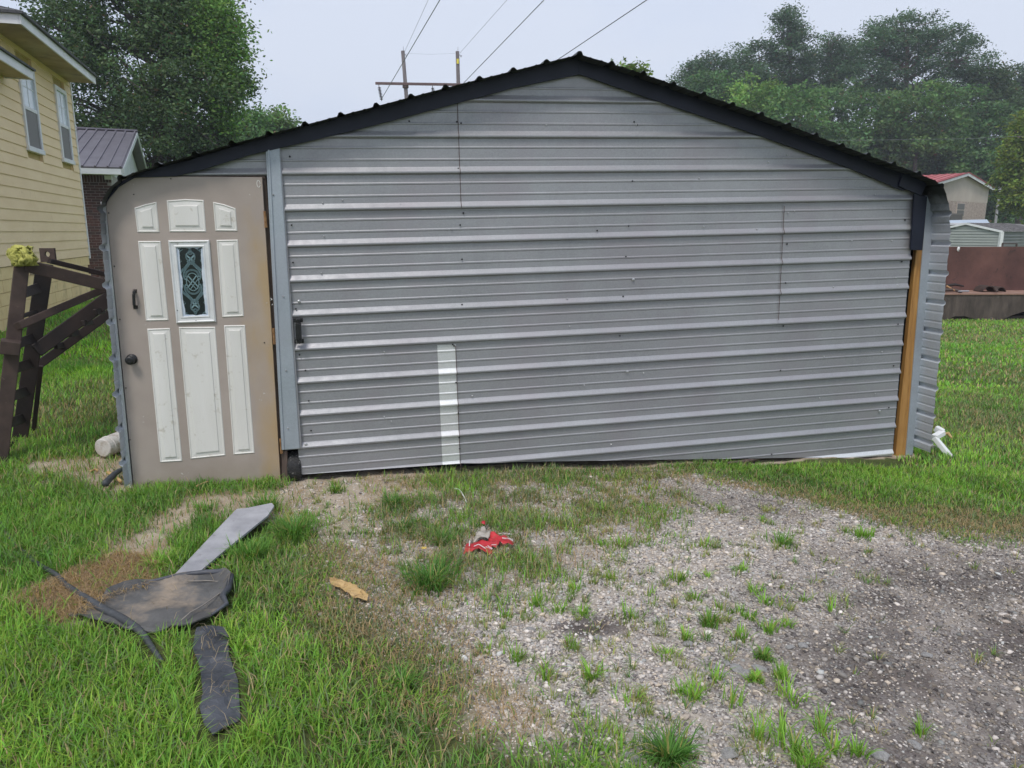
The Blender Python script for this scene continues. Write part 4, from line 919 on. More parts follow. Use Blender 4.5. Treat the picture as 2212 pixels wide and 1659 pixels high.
ribbon_thing('wood_stick', 'brown splintered wood stick beneath the gate', 'stick', [(1572, 1010), (1610, 1001), (1648, 992)], [.010, .016, .010], M['old_wood'], .03, 6)
ribbon_thing('wood_stick', 'pale broken stick on bare dirt left of the shed corner', 'stick', [(233, 1028), (246, 1036), (262, 1050)], [.010, .014, .012], M['tan_leaf'], .03, 6)
ribbon_thing('wood_stick', 'small forked dry stick lying under the rusty frame', 'stick', [(196, 1028), (206, 1021), (212, 1024)], [.006, .008, .005], M['tan_leaf'], .03, 6)
ribbon_thing('wood_stick', 'flat pale splinter on the dirt in front of the door', 'stick', [(424, 1062), (440, 1056), (452, 1051)], [.005, .007, .005], M['tan_leaf'], .03, 6)
# white gutter elbow and pieces by the right corner
gt = thing('gutter_piece', 'bent white gutter elbow leaning on the right shed corner', 'gutter', loc=tuple(ground(2050, 1000)))
a_, b_, c_, d_ = at(2021, 925, 6.15), at(2037, 934, 6.1), at(2018, 945, 6.05), at(2054, 988, 5.95)
mb = MB(); mb.bar(a_, b_, .05, .05); mb.bar(b_, c_, .05, .045); mb.build('elbow', M['white_plastic'], gt, bevel=.006)
MB().bar(c_, d_, .05, .04).build('downpipe', M['white_plastic'], gt, bevel=.006)
tag(MB().hexa([at(x, y, Y) for Y in (6.2, 6.45) for x, y in ((2012, 960), (2040, 968), (2036, 1000), (2008, 1000))]).build('concrete_block', M['bucket'], None, bevel=.008), 'stained pale block behind the white gutter elbow', 'block')
tag(MB().bar(at(1968, 953, 6.25), at(1956, 990, 6.1), .03, .02).build('white_strip', M['white_plastic'], None), 'thin white strip leaning at the foot of the orange stud', 'strip')
tag(MB().tube([at(2038, 938, 6.3), at(2048, 936, 6.3), at(2056, 946, 6.25)], [.012, .016, .008], 6).build('bark_piece', M['tan_leaf'], None), 'curled pale plastic scrap behind the gutter elbow', 'scrap')

# ------------------------------------------------------------------ rusty steel bin at right
tb = ground(2110, 692); TY = tb[1]
tank = thing('steel_bin', 'long rusty red brown steel bin with a ledge on the lawn', 'steel bin', loc=tuple(tb))
TPl = Plane(tb, (1, .02, 0))
def tq(px, py, w): u, v = TPl.uv(px, py, w); return u, v
sk = [(1960, 720), (2034, 698), (2050, 689), (2063, 683), (2085, 683), (2111, 691), (2122, 694), (2154, 694), (2170, 688), (2183, 682), (2212, 673), (2300, 662), (2700, 662)]
u0, _ = tq(1960, 640, 0); u1, _ = tq(2700, 640, 0); lv = tq(2110, 637, 0)[1]
poly = [TPl.W(u0, 0, lv), TPl.W(u1, 0, lv)] + [TPl.W(*(lambda q_: (q_[0], 0, max(q_[1], -.1)))(tq(x, y, 0))) for x, y in sk[::-1]]
mb = MB(); b_pts = [TPl.W(tq(x, y, 0)[0], 0, tq(x, y, 0)[1]) for x, y in sk]; t_pts = [TPl.W(tq(x, y, 0)[0], 0, lv) for x, y in sk]
for i in range(len(sk) - 1):
    o_ = TPl.n * .03; mb.hexa([b_pts[i], b_pts[i + 1], b_pts[i + 1] + o_, b_pts[i] + o_, t_pts[i], t_pts[i + 1], t_pts[i + 1] + o_, t_pts[i] + o_])
mb.build('front_lip', M['grime'], tank)
LD = .95
ltop = lv + .03; 
MB().hexa([TPl.W(u0, -.02, lv), TPl.W(u1, -.02, lv), TPl.W(u1, LD, lv), TPl.W(u0, LD, lv), TPl.W(u0, -.02, ltop), TPl.W(u1, -.02, ltop), TPl.W(u1, LD, ltop), TPl.W(u0, LD, ltop)]).build('ledge', M['ledge'], tank)
tv = tq(2110, 533, LD)[1]
MB().hexa([TPl.W(u0, LD, lv - .5), TPl.W(u1, LD, lv - .5), TPl.W(u1, LD + .06, lv - .5), TPl.W(u0, LD + .06, lv - .5), TPl.W(u0, LD, tv), TPl.W(u1, LD, tv), TPl.W(u1, LD + .06, tv), TPl.W(u0, LD + .06, tv)]).build('back_plate', M['rust_red'], tank, bevel=.01)
MB().hexa([TPl.W(u0, LD + 1.2, -.1), TPl.W(u1, LD + 1.2, -.1), TPl.W(u1, LD + 1.26, -.1), TPl.W(u0, LD + 1.26, -.1), TPl.W(u0, LD + 1.2, tv - .1), TPl.W(u1, LD + 1.2, tv - .1), TPl.W(u1, LD + 1.26, tv - .1), TPl.W(u0, LD + 1.26, tv - .1)]).build('rear_plate', M['rust_red'], tank)
MB().hexa([TPl.W(u0, .05, 0.02), TPl.W(u1, .05, 0.02), TPl.W(u1, LD, 0.02), TPl.W(u0, LD, 0.02), TPl.W(u0, .05, .1), TPl.W(u1, .05, .1), TPl.W(u1, LD, .1), TPl.W(u0, LD, .1)]).build('under_frame', M['rust_black'], tank)
def lp_(px, py, w): u, v = tq(px, py, w); return TPl.W(u, w, ltop + .01)
# curved scrap of pipe and sticks on the ledge
def arcpipe(x0, x1, h, w):
    mb = MB(); n = 10; P0_, P1_ = lp_(x0, 632, w), lp_(x1, 632, w)
    for i in range(n):
        t0, t1 = i / n, (i + 1) / n; f = lambda t: lerp(P0_, P1_, t) + np.array([0, 0, h * math.sin(PI * t) ** .7]); a, b = f(t0), f(t1); o_ = np.array([0, .35, 0]); z_ = np.array([0, 0, .02])
        mb.hexa([a, b, b + o_, a + o_, a + z_, b + z_, b + o_ + z_, a + o_ + z_])
    return mb
ap = arcpipe(2122, 2152, .12, .35); ap2 = arcpipe(2152, 2173, .1, .3); ap.add(ap2.v, ap2.f); ap.tube([lp_(2147, 632, .2) + (0, 0, .1), lp_(2154, 632, .15) + (0, 0, .02)], .035, 8)
tag(ap.build('scrap_pipe', M['rust'], None), 'curved rusty scrap lying on the ledge of the steel bin', 'scrap metal')
tag(MB().tube([lp_(2036, 632, .5) + (0, 0, .12), lp_(2060, 632, .5) + (0, 0, .16), lp_(2080, 632, .5) + (0, 0, .12)], [.03, .035, .02], 6).build('dark_branch', M['rust_black'], None), 'dark bent rod lying at the back of the bin ledge', 'rod')
tag(MB().tube([lp_(2038, 632, .2) + (0, 0, .06), lp_(2062, 632, .25) + (0, 0, .05), lp_(2078, 632, .2) + (0, 0, .01)], [.05, .04, .035], 6).build('stick', M['rust'], None), 'thick brown stick on the front of the bin ledge', 'stick')
tag(MB().tube([lp_(2042, 632, .3) + (0, 0, .14), lp_(2062, 632, .2) + (0, 0, .04)], [.03, .02], 6).build('orange_rod', M['rusty_hinge'], None), 'orange painted rod propped on the bin ledge', 'rod')
tag(MB().tube([lp_(2070, 632, .15) + (0, 0, .03), lp_(2092, 632, .2) + (0, 0, .03)], [.02, .02], 6).build('stick', M['plank'], None), 'short grey stick end on the bin ledge', 'stick')
crumple('bird_dropping', 'white splash stuck on the top edge of the steel bin', 'splash', TPl.W(tq(2070, 537, LD)[0], LD - .01, tq(2070, 538, LD)[1]), (.03, .008, .05), M['white_plastic'], 3, .8, 8)

# ------------------------------------------------------------------ red roofed house, carports
RY = 70.0; RPl = Plane((at(2076, 500, RY)[0], RY, CZ), (.78, .62, 0)); rz = gz(RPl.P[0], RY)
red = thing('red_roof_house', 'brick and beige house with red metal roof beyond the steel bin', 'house', loc=(RPl.P[0], RY, rz))
ur, vre = RPl.uv(2149, 409); vap = RPl.uv(2076, 373)[1]; vgr = rz - CZ; vmid = RPl.uv(2100, 436)[1]; hw_ = ur - .6
slope = (vap - vre) / ur; DR = 12
Rw = RPl.W
MB().prism([Rw(-hw_, .3, vmid), Rw(hw_, .3, vmid), Rw(hw_, .3, vap - slope * hw_ - .05), Rw(0, .3, vap - .1), Rw(-hw_, .3, vap - slope * hw_ - .05)], tuple(RPl.n * DR)).build('gable_wall', M['stucco'], red)
MB().hexa([Rw(-hw_ + .03, .32, vgr), Rw(hw_ - .03, .32, vgr), Rw(hw_ - .03, DR, vgr), Rw(-hw_ + .03, DR, vgr), Rw(-hw_ + .03, .32, vmid), Rw(hw_ - .03, .32, vmid), Rw(hw_ - .03, DR, vmid), Rw(-hw_ + .03, DR, vmid)]).build('wall', M['mortar_pale'], red)
mbb = MB(); rws = int((vmid - vgr) / .09)
for r in range(rws):
    for c in range(int(2 * hw_ / .3)):
        u_ = -hw_ + .3 * c + (r % 2) * .15; v_ = vmid - .09 * (r + 1)
        if u_ + .28 < hw_: a = .0 + .012 * random.random(); mbb.hexa([Rw(u_, .29 + a, v_), Rw(u_ + .285, .29 + a, v_), Rw(u_ + .285, .33, v_), Rw(u_, .33, v_), Rw(u_, .29 + a, v_ + .078), Rw(u_ + .285, .29 + a, v_ + .078), Rw(u_ + .285, .33, v_ + .078), Rw(u_, .33, v_ + .078)])
mbb.build('brick_courses', M['brick_pink'], red, kind='stuff')
for s_ in (-1, 1):
    A, B_, C_, D_ = Rw(s_ * ur, 0, vre), Rw(0, 0, vap), Rw(0, DR + .6, vap), Rw(s_ * ur, DR + .6, vre); z_ = np.array([0, 0, .06])
    r1 = MB().hexa([A, B_, C_, D_, A + z_, B_ + z_, C_ + z_, D_ + z_]).build('roof', M['red_roof'], red)
    for k in range(18):
        w_ = .35 + k * .7
        if w_ < DR: MB().bar(Rw(s_ * ur, w_, vre + .08), Rw(0, w_, vap + .08), .07, .05).build('roof_rib', M['red_trim'], r1)
    MB().bar(Rw(s_ * ur, -.04, vre - .08), Rw(0, -.04, vap - .08), .05, .24).build('barge_board', M['white_trim'], red)
    MB().bar(Rw(s_ * ur * 1.01, -.07, vre + .07), Rw(0, -.07, vap + .08), .06, .09).build('roof_edge', M['red_trim'], red)
wu0, wu1 = RPl.uv(2066, 450, .28)[0], RPl.uv(2083, 450, .28)[0]; wva, wvb = RPl.uv(2074, 469, .28)[1], RPl.uv(2074, 438, .28)[1]
wf = MB().hexa([Rw(wu0, .24, wva), Rw(wu1, .24, wva), Rw(wu1, .3, wva), Rw(wu0, .3, wva), Rw(wu0, .24, wvb), Rw(wu1, .24, wvb), Rw(wu1, .3, wvb), Rw(wu0, .3, wvb)]).build('window', M['stucco'], red)
wm = (wva + wvb) / 2
for (va, vb) in ((wva + .12, wm - .04), (wm + .04, wvb - .08)):
    MB().hexa([Rw(wu0 + .1, .22, va), Rw(wu1 - .12, .22, va), Rw(wu1 - .12, .25, va), Rw(wu0 + .1, .25, va), Rw(wu0 + .1, .22, vb), Rw(wu1 - .12, .22, vb), Rw(wu1 - .12, .25, vb), Rw(wu0 + .1, .25, vb)]).build('pane', M['screen'], wf)
mp_ = at(2155.6, 440, RY + 2)
tag(MB().tube([(mp_[0], mp_[1], rz), (mp_[0], mp_[1], at(2155, 385, RY + 2)[2])], .12, 8).build('service_mast', M['plank'], None), 'grey service mast beside the red roofed house', 'pole')
ac = at(2059, 470, RY - 3); mb = MB(); mb.box((ac[0] - .55, ac[1] - .4, rz + 2.2), (ac[0] + .55, ac[1] + .4, ac[2] + .35))
for k in range(5): mb.box((ac[0] - .57, ac[1] - .43, ac[2] - .3 + k * .12), (ac[0] + .57, ac[1] - .4, ac[2] - .25 + k * .12))
# (stands on a stack beside the wall)
mb.box((ac[0] - .5, ac[1] - .35, rz - .05), (ac[0] + .5, ac[1] + .35, rz + 2.2)); tag(mb.build('cooling_unit', M['screen'], None), 'dark slatted cooling unit below the brick house window', 'cooling unit')
CYd = 50.0; CPl = Plane((at(2110, 500, CYd)[0], CYd, CZ), (.6, -.8, 0)); cz = gz(CPl.P[0], CYd); Cw = CPl.W
cp = thing('metal_carport', 'sage green metal garage with white trim behind the steel bin', 'garage', loc=(CPl.P[0], CYd, cz))
cu0, cv0 = CPl.uv(2054, 493); cu1, cv1 = CPl.uv(2164, 501); cua, cva = CPl.uv(2088, 484); cvg = cz - CZ; cu0 = 2 * cua - cu1; cv0 = cv1
MB().prism([Cw(cu0, 0, cvg), Cw(cu1, 0, cvg), Cw(cu1, 0, cv1), Cw(cua, 0, cva), Cw(cu0, 0, cv1)], tuple(CPl.n * .05)).build('front_wall', M['sage_dark'], cp)
k = 0; v_ = cvg + .02
while v_ < cva - .1:
    ua = cu0 + .03 if v_ + .15 < cv1 else cua - (cua - cu0) * (cva - v_ - .15) / (cva - cv1); ub = cu1 - .03 if v_ + .15 < cv1 else cua + (cu1 - cua) * (cva - v_ - .15) / (cva - cv1)
    if ub - ua > .2: MB().hexa([Cw(ua, -.05, v_), Cw(ub, -.05, v_), Cw(ub, 0, v_), Cw(ua, 0, v_), Cw(ua, -.02, v_ + .155), Cw(ub, -.02, v_ + .155), Cw(ub, 0, v_ + .155), Cw(ua, 0, v_ + .155)]).build('siding_rib', M['sage'], cp)
    v_ += .178
DC = 9.0
MB().hexa([Cw(cu1, .03, cvg), Cw(cu1 + .05, .03, cvg), Cw(cu1 + .05, DC, cvg), Cw(cu1, DC, cvg), Cw(cu1, .03, cv1 - .02), Cw(cu1 + .05, .03, cv1 - .02), Cw(cu1 + .05, DC, cv1 - .02), Cw(cu1, DC, cv1 - .02)]).build('side_wall', M['sage_dark'], cp)
for k in range(9):
    v_ = cvg + .05 + k * .2; MB().hexa([Cw(cu1 + .05, .1, v_), Cw(cu1 + .08, .1, v_), Cw(cu1 + .08, DC, v_), Cw(cu1 + .05, DC, v_), Cw(cu1 + .05, .1, v_ + .1), Cw(cu1 + .065, .1, v_ + .1), Cw(cu1 + .065, DC, v_ + .1), Cw(cu1 + .05, DC, v_ + .1)]).build('siding_rib', M['sage_dark'], cp)
for s_, ux in ((-1, cu0 - .1), (1, cu1 + .12)):
    A, B_, C_, D_ = Cw(ux, -.1, cv1 + .0), Cw(cua, -.1, cva + .03), Cw(cua, DC, cva + .03), Cw(ux, DC, cv1 + .0); z_ = np.array([0, 0, .03])
    r1 = MB().hexa([A, B_, C_, D_, A + z_, B_ + z_, C_ + z_, D_ + z_]).build('roof', M['old_roof'], cp)
    for k in range(24):
        w_ = k * .31 + .05; MB().bar(Cw(ux, w_, cv1 + .05), Cw(cua, w_, cva + .08), .05, .035).build('roof_rib', M['old_roof'], r1)
    MB().bar(Cw(ux, -.13, cv1), Cw(cua, -.13, cva + .03), .04, .13).build('barge_board', M['white_trim'], cp)
MB().bar(Cw(cu1 + .02, -.06, cvg), Cw(cu1 + .02, -.06, cv1), .2, .2, up=(0, 1, 0)).build('corner_post', M['white_trim'], cp)
cp2 = thing('metal_carport', 'pale blue low roofed carport behind the sage garage', 'carport', loc=(at(2090, 500, 58)[0], 58, cz))
q4 = [at(2020, 482, 57), at(2138, 482, 57), at(2132, 474, 61), at(2030, 476, 61)]
MB().hexa([p - np.array([0, 0, .08]) for p in q4] + q4).build('roof', M['blue_roof'], cp2)
for p in q4: MB().bar((p[0], p[1], cz), (p[0], p[1], p[2] - .08), .1, .1, up=(0, 1, 0)).build('post', M['white_trim'], cp2)
MB().bar(q4[0] - (0, .05, .05), q4[1] - (0, .05, .05), .05, .14).build('fascia', M['white_trim'], cp2)
rl = [at(2164, 531, 40), at(2166, 526, 40), at(2196, 526, 42), at(2200, 533, 42)]; gzr = gz(rl[0][0], 40)
tag(MB().tube([(rl[0][0], 40, gzr), tuple(rl[1]), tuple(rl[2]), (rl[3][0], 42, gzr)], .05, 6).build('metal_rail', M['rust'], None), 'bent reddish metal rail in front of the sage garage', 'rail')

# ------------------------------------------------------------------ utility poles and wires
PY = 66.0; pz = gz(-8, PY)
up = thing('utility_pole', 'wooden H-frame utility pole pair with a red brown cross arm', 'utility pole', loc=(at(877, 200, PY)[0], PY, pz))
def polep(xt, yt, xb, yb, y2=None):
    a = at(xt, yt, PY); b = at(xb, yb, PY); d = (b - a) / (b[2] - a[2]); c = a + d * (pz - a[2]); return a, c
for (xt, yt, xb, yb) in ((870, 110, 877.5, 205), (988, 111, 990, 178)):
    a, c = polep(xt, yt, xb, yb); pl = MB().tube([c, lerp(c, a, .5), a], [.22, .18, .15], 12).build('pole', M['pole'], up, smooth=True)
    MB().tube([a + (.1, 0, -.3), a + (.22, 0, -.28), a + (.3, 0, -.45), a + (.36, -.02, -.3)], .03, 5).build('wire_hook', M['insul'], pl); MB().tube([a + (.05, 0, 0), a + (.05, 0, .35)], .015, 5).build('spike', M['insul'], pl)
    if xt > 900: MB().box(tuple(at(986.5, 137.5, PY - .2)), tuple(at(991, 127, PY - .18))).build('yellow_sign', M['sign_y'], pl)
MB().bar(at(811, 180, PY - .25), at(1056, 184, PY - .25), .14, .2).build('cross_arm', M['arm'], up)
MB()._l(at(876, 184, PY), np.array([0, 0, 1.0]), [(-.25, .2), (-.2, .26), (.1, .26), (.15, .2)], 12).build('clamp', M['arm'], up)
for x0, y0, x1, y1 in ((818, 183, 824, 214), (934, 184, 937, 216), (1050, 186, 1054, 216)):
    a, b = at(x0, y0, PY - .25), at(x1, y1, PY - .25); pr = []
    Ln = np.linalg.norm(b - a)
    pr.append((0, .02))
    for k in range(9): t_ = .18 + k * (Ln - .25) / 9; pr += [(t_, .03), (t_ + .02, .13), (t_ + .05, .11), (t_ + .07, .03)]
    pr.append((Ln, .02)); MB()._l(a, b - a, pr, 10).build('insulator_string', M['insul'], up)
def wire(label, a, mid, Y1, r, ext=1.6):
    (x0, y0, Y0) = a; x1, y1 = mid; x2, y2 = x0 + (x1 - x0) * ext, y0 + (y1 - y0) * ext
    tag(MB().tube([at(x0, y0, Y0), at(x2, y2, Y1)], [r, r * .6], 5, False).build('power_line', M['wire'], None), label, 'power line', 'power lines to the H-frame pole')
wire('power line rising steeply past the left pole top', (824, 214, PY - .25), (950, 0), 22, .026)
wire('power line running up right from behind the right pole', (937, 216 + 30, PY - .25), (1175, 0), 22, .024)
wire('power line rising to the right above the shed peak', (1054, 230, PY - .25), (1397, 0), 20, .026)
wire('faint thin wire from the left pole top', (873, 114, PY), (925, 0), 25, .012, 2.4)
wire('faint thin wire from the right pole top', (993, 115, PY), (1095, 0), 25, .012, 2.4)
tag(MB().tube([at(874, 115, PY), at(930, 117.5, PY), at(988, 115, PY)], .006, 5, False).build('power_line', M['wire'], None), 'faint wire strung between the two pole tops', 'power line')
tag(MB().tube([at(1480, 302, 62), at(1760, 304, 60), at(2080, 300, 58), at(2260, 292, 56)], .011, 5, False).build('power_line', M['wire'], None), 'thin wire crossing in front of the pine trees', 'power line')

# ------------------------------------------------------------------ trees
def leafmesh(name, C, S, colr, mat, parent, off, aspect=.55):
    """one diamond leaf spray per centre C with half length S"""
    n = len(C); a = RNG.normal(size=(n, 3)); a[:, 2] *= .6; a /= np.linalg.norm(a, axis=1)[:, None]
    b = np.cross(a, RNG.normal(size=(n, 3))); b /= (np.linalg.norm(b, axis=1)[:, None] + 1e-9)
    S = S[:, None]; V = np.stack([C - a * S, C + b * S * aspect, C + a * S, C - b * S * aspect], 1).reshape(-1, 3)
    return npmesh(name, V, np.arange(4 * n).reshape(n, 4), mat, parent, colr, off=off)
def tree(label, cat, clumps, Y, base_px, nleaf, ls, col, name='tree', tuft=.45, tr=.25, bark='bark', flat=1.0, shell=.55, group=None, vis_limbs=True, dz=1.0, lightcol=None, trunkY=None, tn=60, aspect=.5):
    cl = []
    for c in clumps:
        px, py, rx, ry = c[:4]; dy = c[4] if len(c) > 4 else 0; Yc = Y + dy; p = at(px, py, Yc); cl.append((p, rx * Yc / FPX, ry * Yc / FPX, (rx + ry) * .5 * Yc / FPX * dz))
    bp = at(base_px, 500, trunkY or Y); base = np.array([bp[0], bp[1], gz(bp[0], bp[1])])
    root = thing(name, label, cat, loc=tuple(base), group=group)
    vol = np.array([(c[1] * c[2]) for c in cl]); vol /= vol.sum(); Cs, Ss, Ks = [], [], []; tufts_all = []
    for (p, rx, ry, rd), f in zip(cl, vol):
        n = int(nleaf * f); nt_ = max(6, int(n / tn)); d = RNG.normal(size=(nt_, 3)); d /= np.linalg.norm(d, axis=1)[:, None]
        r = shell + (1.08 - shell) * RNG.random(nt_) ** .7; r *= 1 + .12 * np.sin(d[:, 0] * 7 + p[0]) * np.cos(d[:, 2] * 6)
        tc_ = p + d * r[:, None] * np.array([rx, rd, ry]); tufts_all.append(tc_)
        ti = RNG.integers(0, nt_, n); off = RNG.normal(size=(n, 3)) * tuft * np.array([1, 1, .6 * flat]); Cc = tc_[ti] + off
        k = RNG.uniform(.55, 1.5, nt_)[ti] * RNG.uniform(.75, 1.25, n)
        Cs.append(Cc); Ss.append(RNG.uniform(.6, 1.3, n) * ls); Ks.append(k)
    C = np.concatenate(Cs); S = np.concatenate(Ss); K = np.concatenate(Ks)[:, None]; base_c = np.array(col)
    cc = base_c * K; cc[:, 0] *= RNG.uniform(.8, 1.25, len(K)); dead = RNG.random(len(K)) < .015; cc[dead] = np.array([.16, .11, .06])
    if lightcol is not None:
        cc = np.where((C[:, 0:1] > np.quantile(C[:, 0], .86)), np.array(lightcol) * K, cc)
    cm = C[:, 2] > base[2] + .5; leafmesh('crown', C[cm], S[cm], cc[cm], M['leaf'], root, base, aspect)
    # trunk and limbs
    topc = max(cl, key=lambda c: c[0][2])[0]; mid = base * .5 + topc * .5; mid[0] += .3; tm = MB()
    path = [base - np.array([0, 0, .3]), lerp(base, topc, .3) + np.array([.15, 0, 0]), lerp(base, topc, .6) + np.array([-.1, 0, 0]), topc]
    tm.tube(path, [tr * 1.25, tr, tr * .65, tr * .2], 8)
    for (p, rx, ry, rd) in cl:
        h = max(.25, min(.8, (p[2] - base[2] - ry * 1.0) / (topc[2] - base[2] + .01))); s = lerp(base, topc, h)
        tm.tube([s, lerp(s, p, .5) + np.array([0, 0, .12 * np.linalg.norm(p - s)]), p], [tr * .4, tr * .28, tr * .1], 6)
        for k in range(9):
            q_ = p + (RNG.random(3) * 2 - 1) * np.array([rx, rd, ry]) * .95; tm.tube([lerp(s, p, .55), lerp(p, q_, .4), q_], [tr * .16, tr * .1, tr * .04], 4)
    tm.build('trunk', M[bark], root, smooth=True)
    return root
DG = (.085, .165, .06); MG = (.11, .215, .07); LG = (.18, .31, .075); PG = (.08, .14, .075)
tree('huge dark green broadleaf tree rising behind the yellow house', 'tree', [(250, 20, 150, 75), (400, 40, 110, 90), (150, 70, 90, 70), (300, 160, 130, 90), (440, 150, 85, 90, -1), (220, 230, 110, 80), (400, 260, 110, 90, -1), (320, 330, 150, 70), (210, 330, 90, 60), (460, 320, 60, 70), (360, -60, 130, 70), (200, -60, 100, 60)], 34, 330, 92000, .086, (.09, .15, .065), tuft=.36, tr=.45, shell=.5, tn=120)
tree('bright green edge tree right of the huge dark tree', 'tree', [(470, 60, 48, 60), (490, 150, 38, 60), (480, 235, 30, 50)], 33, 455, 12000, .085, (.15, .27, .07), tuft=.33, tr=.2, shell=.4)
tree('small pale green sapling poking above the left roof slope', 'tree', [(600, 262, 24, 24), (578, 285, 22, 22), (615, 285, 20, 20)], 62, 600, 2600, .15, (.15, .25, .08), tuft=.45, tr=.09, shell=.3)
tree('mid green bushy tree between huge tree and roof slope', 'tree', [(540, 268, 40, 30), (510, 310, 50, 40), (560, 320, 60, 40)], 60, 540, 10000, .15, MG, tuft=.5, tr=.2, shell=.4)
tree('small leafy treetop showing just above the roof ridge', 'tree', [(1340, 150, 8, 10), (1375, 155, 16, 12), (1355, 170, 22, 12)], 30, 1370, 900, .10, (.16, .24, .07), tuft=.25, tr=.1, shell=.3)
T8 = dict(name='pine_tree', bark='bark_pine', tuft=.62, tn=110, aspect=.32, flat=.8, group='tall pines beyond the shed')
tree('leftmost round-topped pine standing clear of the taller pines', 'pine tree', [(1535, 150, 48, 28), (1500, 170, 42, 30), (1560, 190, 55, 35), (1510, 215, 45, 25)], 96, 1530, 15000, .2, PG, tr=.4, shell=.45, **T8)
tree('broad pine between the round-topped pine and the slender one', 'pine tree', [(1640, 120, 55, 28), (1620, 160, 60, 35), (1660, 200, 60, 40), (1610, 230, 60, 35)], 100, 1650, 18000, .2, PG, tr=.4, shell=.45, **T8)
tree('slender pine with the highest pointed tip', 'pine tree', [(1708, 45, 32, 22), (1700, 80, 44, 22), (1715, 120, 46, 26), (1690, 160, 58, 26), (1725, 200, 50, 30)], 98, 1712, 18000, .2, PG, tr=.45, shell=.4, **T8)
tree('short thin-topped pine right of the slender pointed one', 'pine tree', [(1790, 88, 24, 14), (1800, 125, 48, 26), (1830, 130, 40, 26), (1780, 165, 60, 30), (1830, 190, 50, 36)], 101, 1800, 16000, .2, PG, tr=.4, shell=.45, **T8)
tree('huge domed pine, widest of all the pines', 'pine tree', [(1960, 60, 72, 26), (1900, 100, 65, 34), (2030, 90, 62, 34), (1960, 120, 90, 34), (2090, 130, 55, 38), (1880, 165, 70, 34), (2120, 190, 50, 40), (1990, 175, 80, 34), (1900, 215, 60, 30), (2040, 215, 60, 30)], 94, 1960, 40000, .2, PG, tr=.6, shell=.4, **T8)
tree('pine at the right edge of the pine stand', 'pine tree', [(2140, 175, 40, 34), (2160, 230, 42, 44), (2120, 250, 50, 44)], 92, 2130, 12000, .24, (.075, .125, .05), tr=.35, shell=.4, **T8)
tree('hazy pine cut off by the right picture edge', 'pine tree', [(2205, 165, 16, 22), (2215, 205, 24, 34), (2205, 260, 22, 40)], 110, 2206, 6000, .24, (.05, .085, .05), tr=.35, shell=.4, **T8)
U = dict(name='tree', tuft=.5, shell=.35, group='broadleaf trees under the pines')
for i, (px, py, rx, ry, c_, lb) in enumerate([
    (1530, 240, 60, 50, DG, 'dark understory tree below the round-topped pine'), (1625, 260, 60, 60, LG, 'yellow green understory tree beside the roof slope'),
    (1720, 270, 75, 60, MG, 'mid green understory tree under the slender pine'), (1800, 270, 70, 60, DG, 'dark understory tree left of the bare pine trunks'),
    (1890, 290, 75, 60, MG, 'mid green understory tree with bare pine trunks behind'), (1980, 262, 80, 50, (.1, .18, .06), 'tree standing under the domed pine'), (2060, 280, 80, 65, MG, 'broad understory tree above the red roof'),
    (2130, 320, 60, 60, DG, 'dark understory tree right of the red roof'), (1800, 350, 90, 45, DG, 'low dark thicket tree behind the right roof edge'), (1920, 360, 90, 45, DG, 'low dark thicket tree left of the red roof'),
    (2030, 350, 80, 45, DG, 'low dark thicket tree directly behind the red roof'), (2120, 390, 80, 50, DG, 'low dark tree behind the sage garage'), (2200, 330, 50, 60, DG, 'dark tree behind the yellow green tree at the right edge'), (1680, 330, 90, 45, DG, 'low dark thicket tree behind the roof middle')]):
    Yt = 88 - (i % 3) * 3
    tree(lb, 'tree', [(px, py - 20, rx, ry * 1.1), (px - rx * .5, py + ry * .6, rx * .7, ry * .7), (px + rx * .5, py + ry * .7, rx * .7, ry * .7), (px, py + ry * 1.3, rx, ry * .8)], Yt, px, 11000, .22, c_, tr=.3, **U)
tree('yellow green bushy tree at the right picture edge', 'tree', [(2212, 268, 26, 24), (2235, 310, 50, 50), (2190, 340, 28, 30), (2210, 390, 36, 40), (2196, 430, 28, 28), (2250, 440, 45, 40), (2172, 395, 14, 18)], 62, 2245, 17000, .16, (.16, .22, .035), tuft=.35, tr=.25, shell=.35)
# far wood that reads as one mass
fc, fs_, fk = [], [], []
for i in range(260):
    a = RNG.uniform(-1.3, 1.3); d = RNG.uniform(120, 150); x, y = d * math.sin(a), d * math.cos(a); n = 130
    h = 7 + 3 * math.sin(a * 9)
    c = np.array([x, y, RNG.uniform(1, h)]) + RNG.normal(size=(n, 3)) * np.array([3.5, 2, 2.2]); c[:, 2] = np.maximum(c[:, 2], .1); fc.append(c); fs_.append(RNG.uniform(.5, 1.1, n)); fk.append(np.array(DG) * RNG.uniform(.7, 1.3, (n, 1)))
fo = leafmesh('far_wood', np.concatenate(fc), np.concatenate(fs_), np.concatenate(fk), M['leaf'], None, None, .7)
tag(fo, 'dark band of distant woodland along the horizon', 'woodland', kind='stuff')

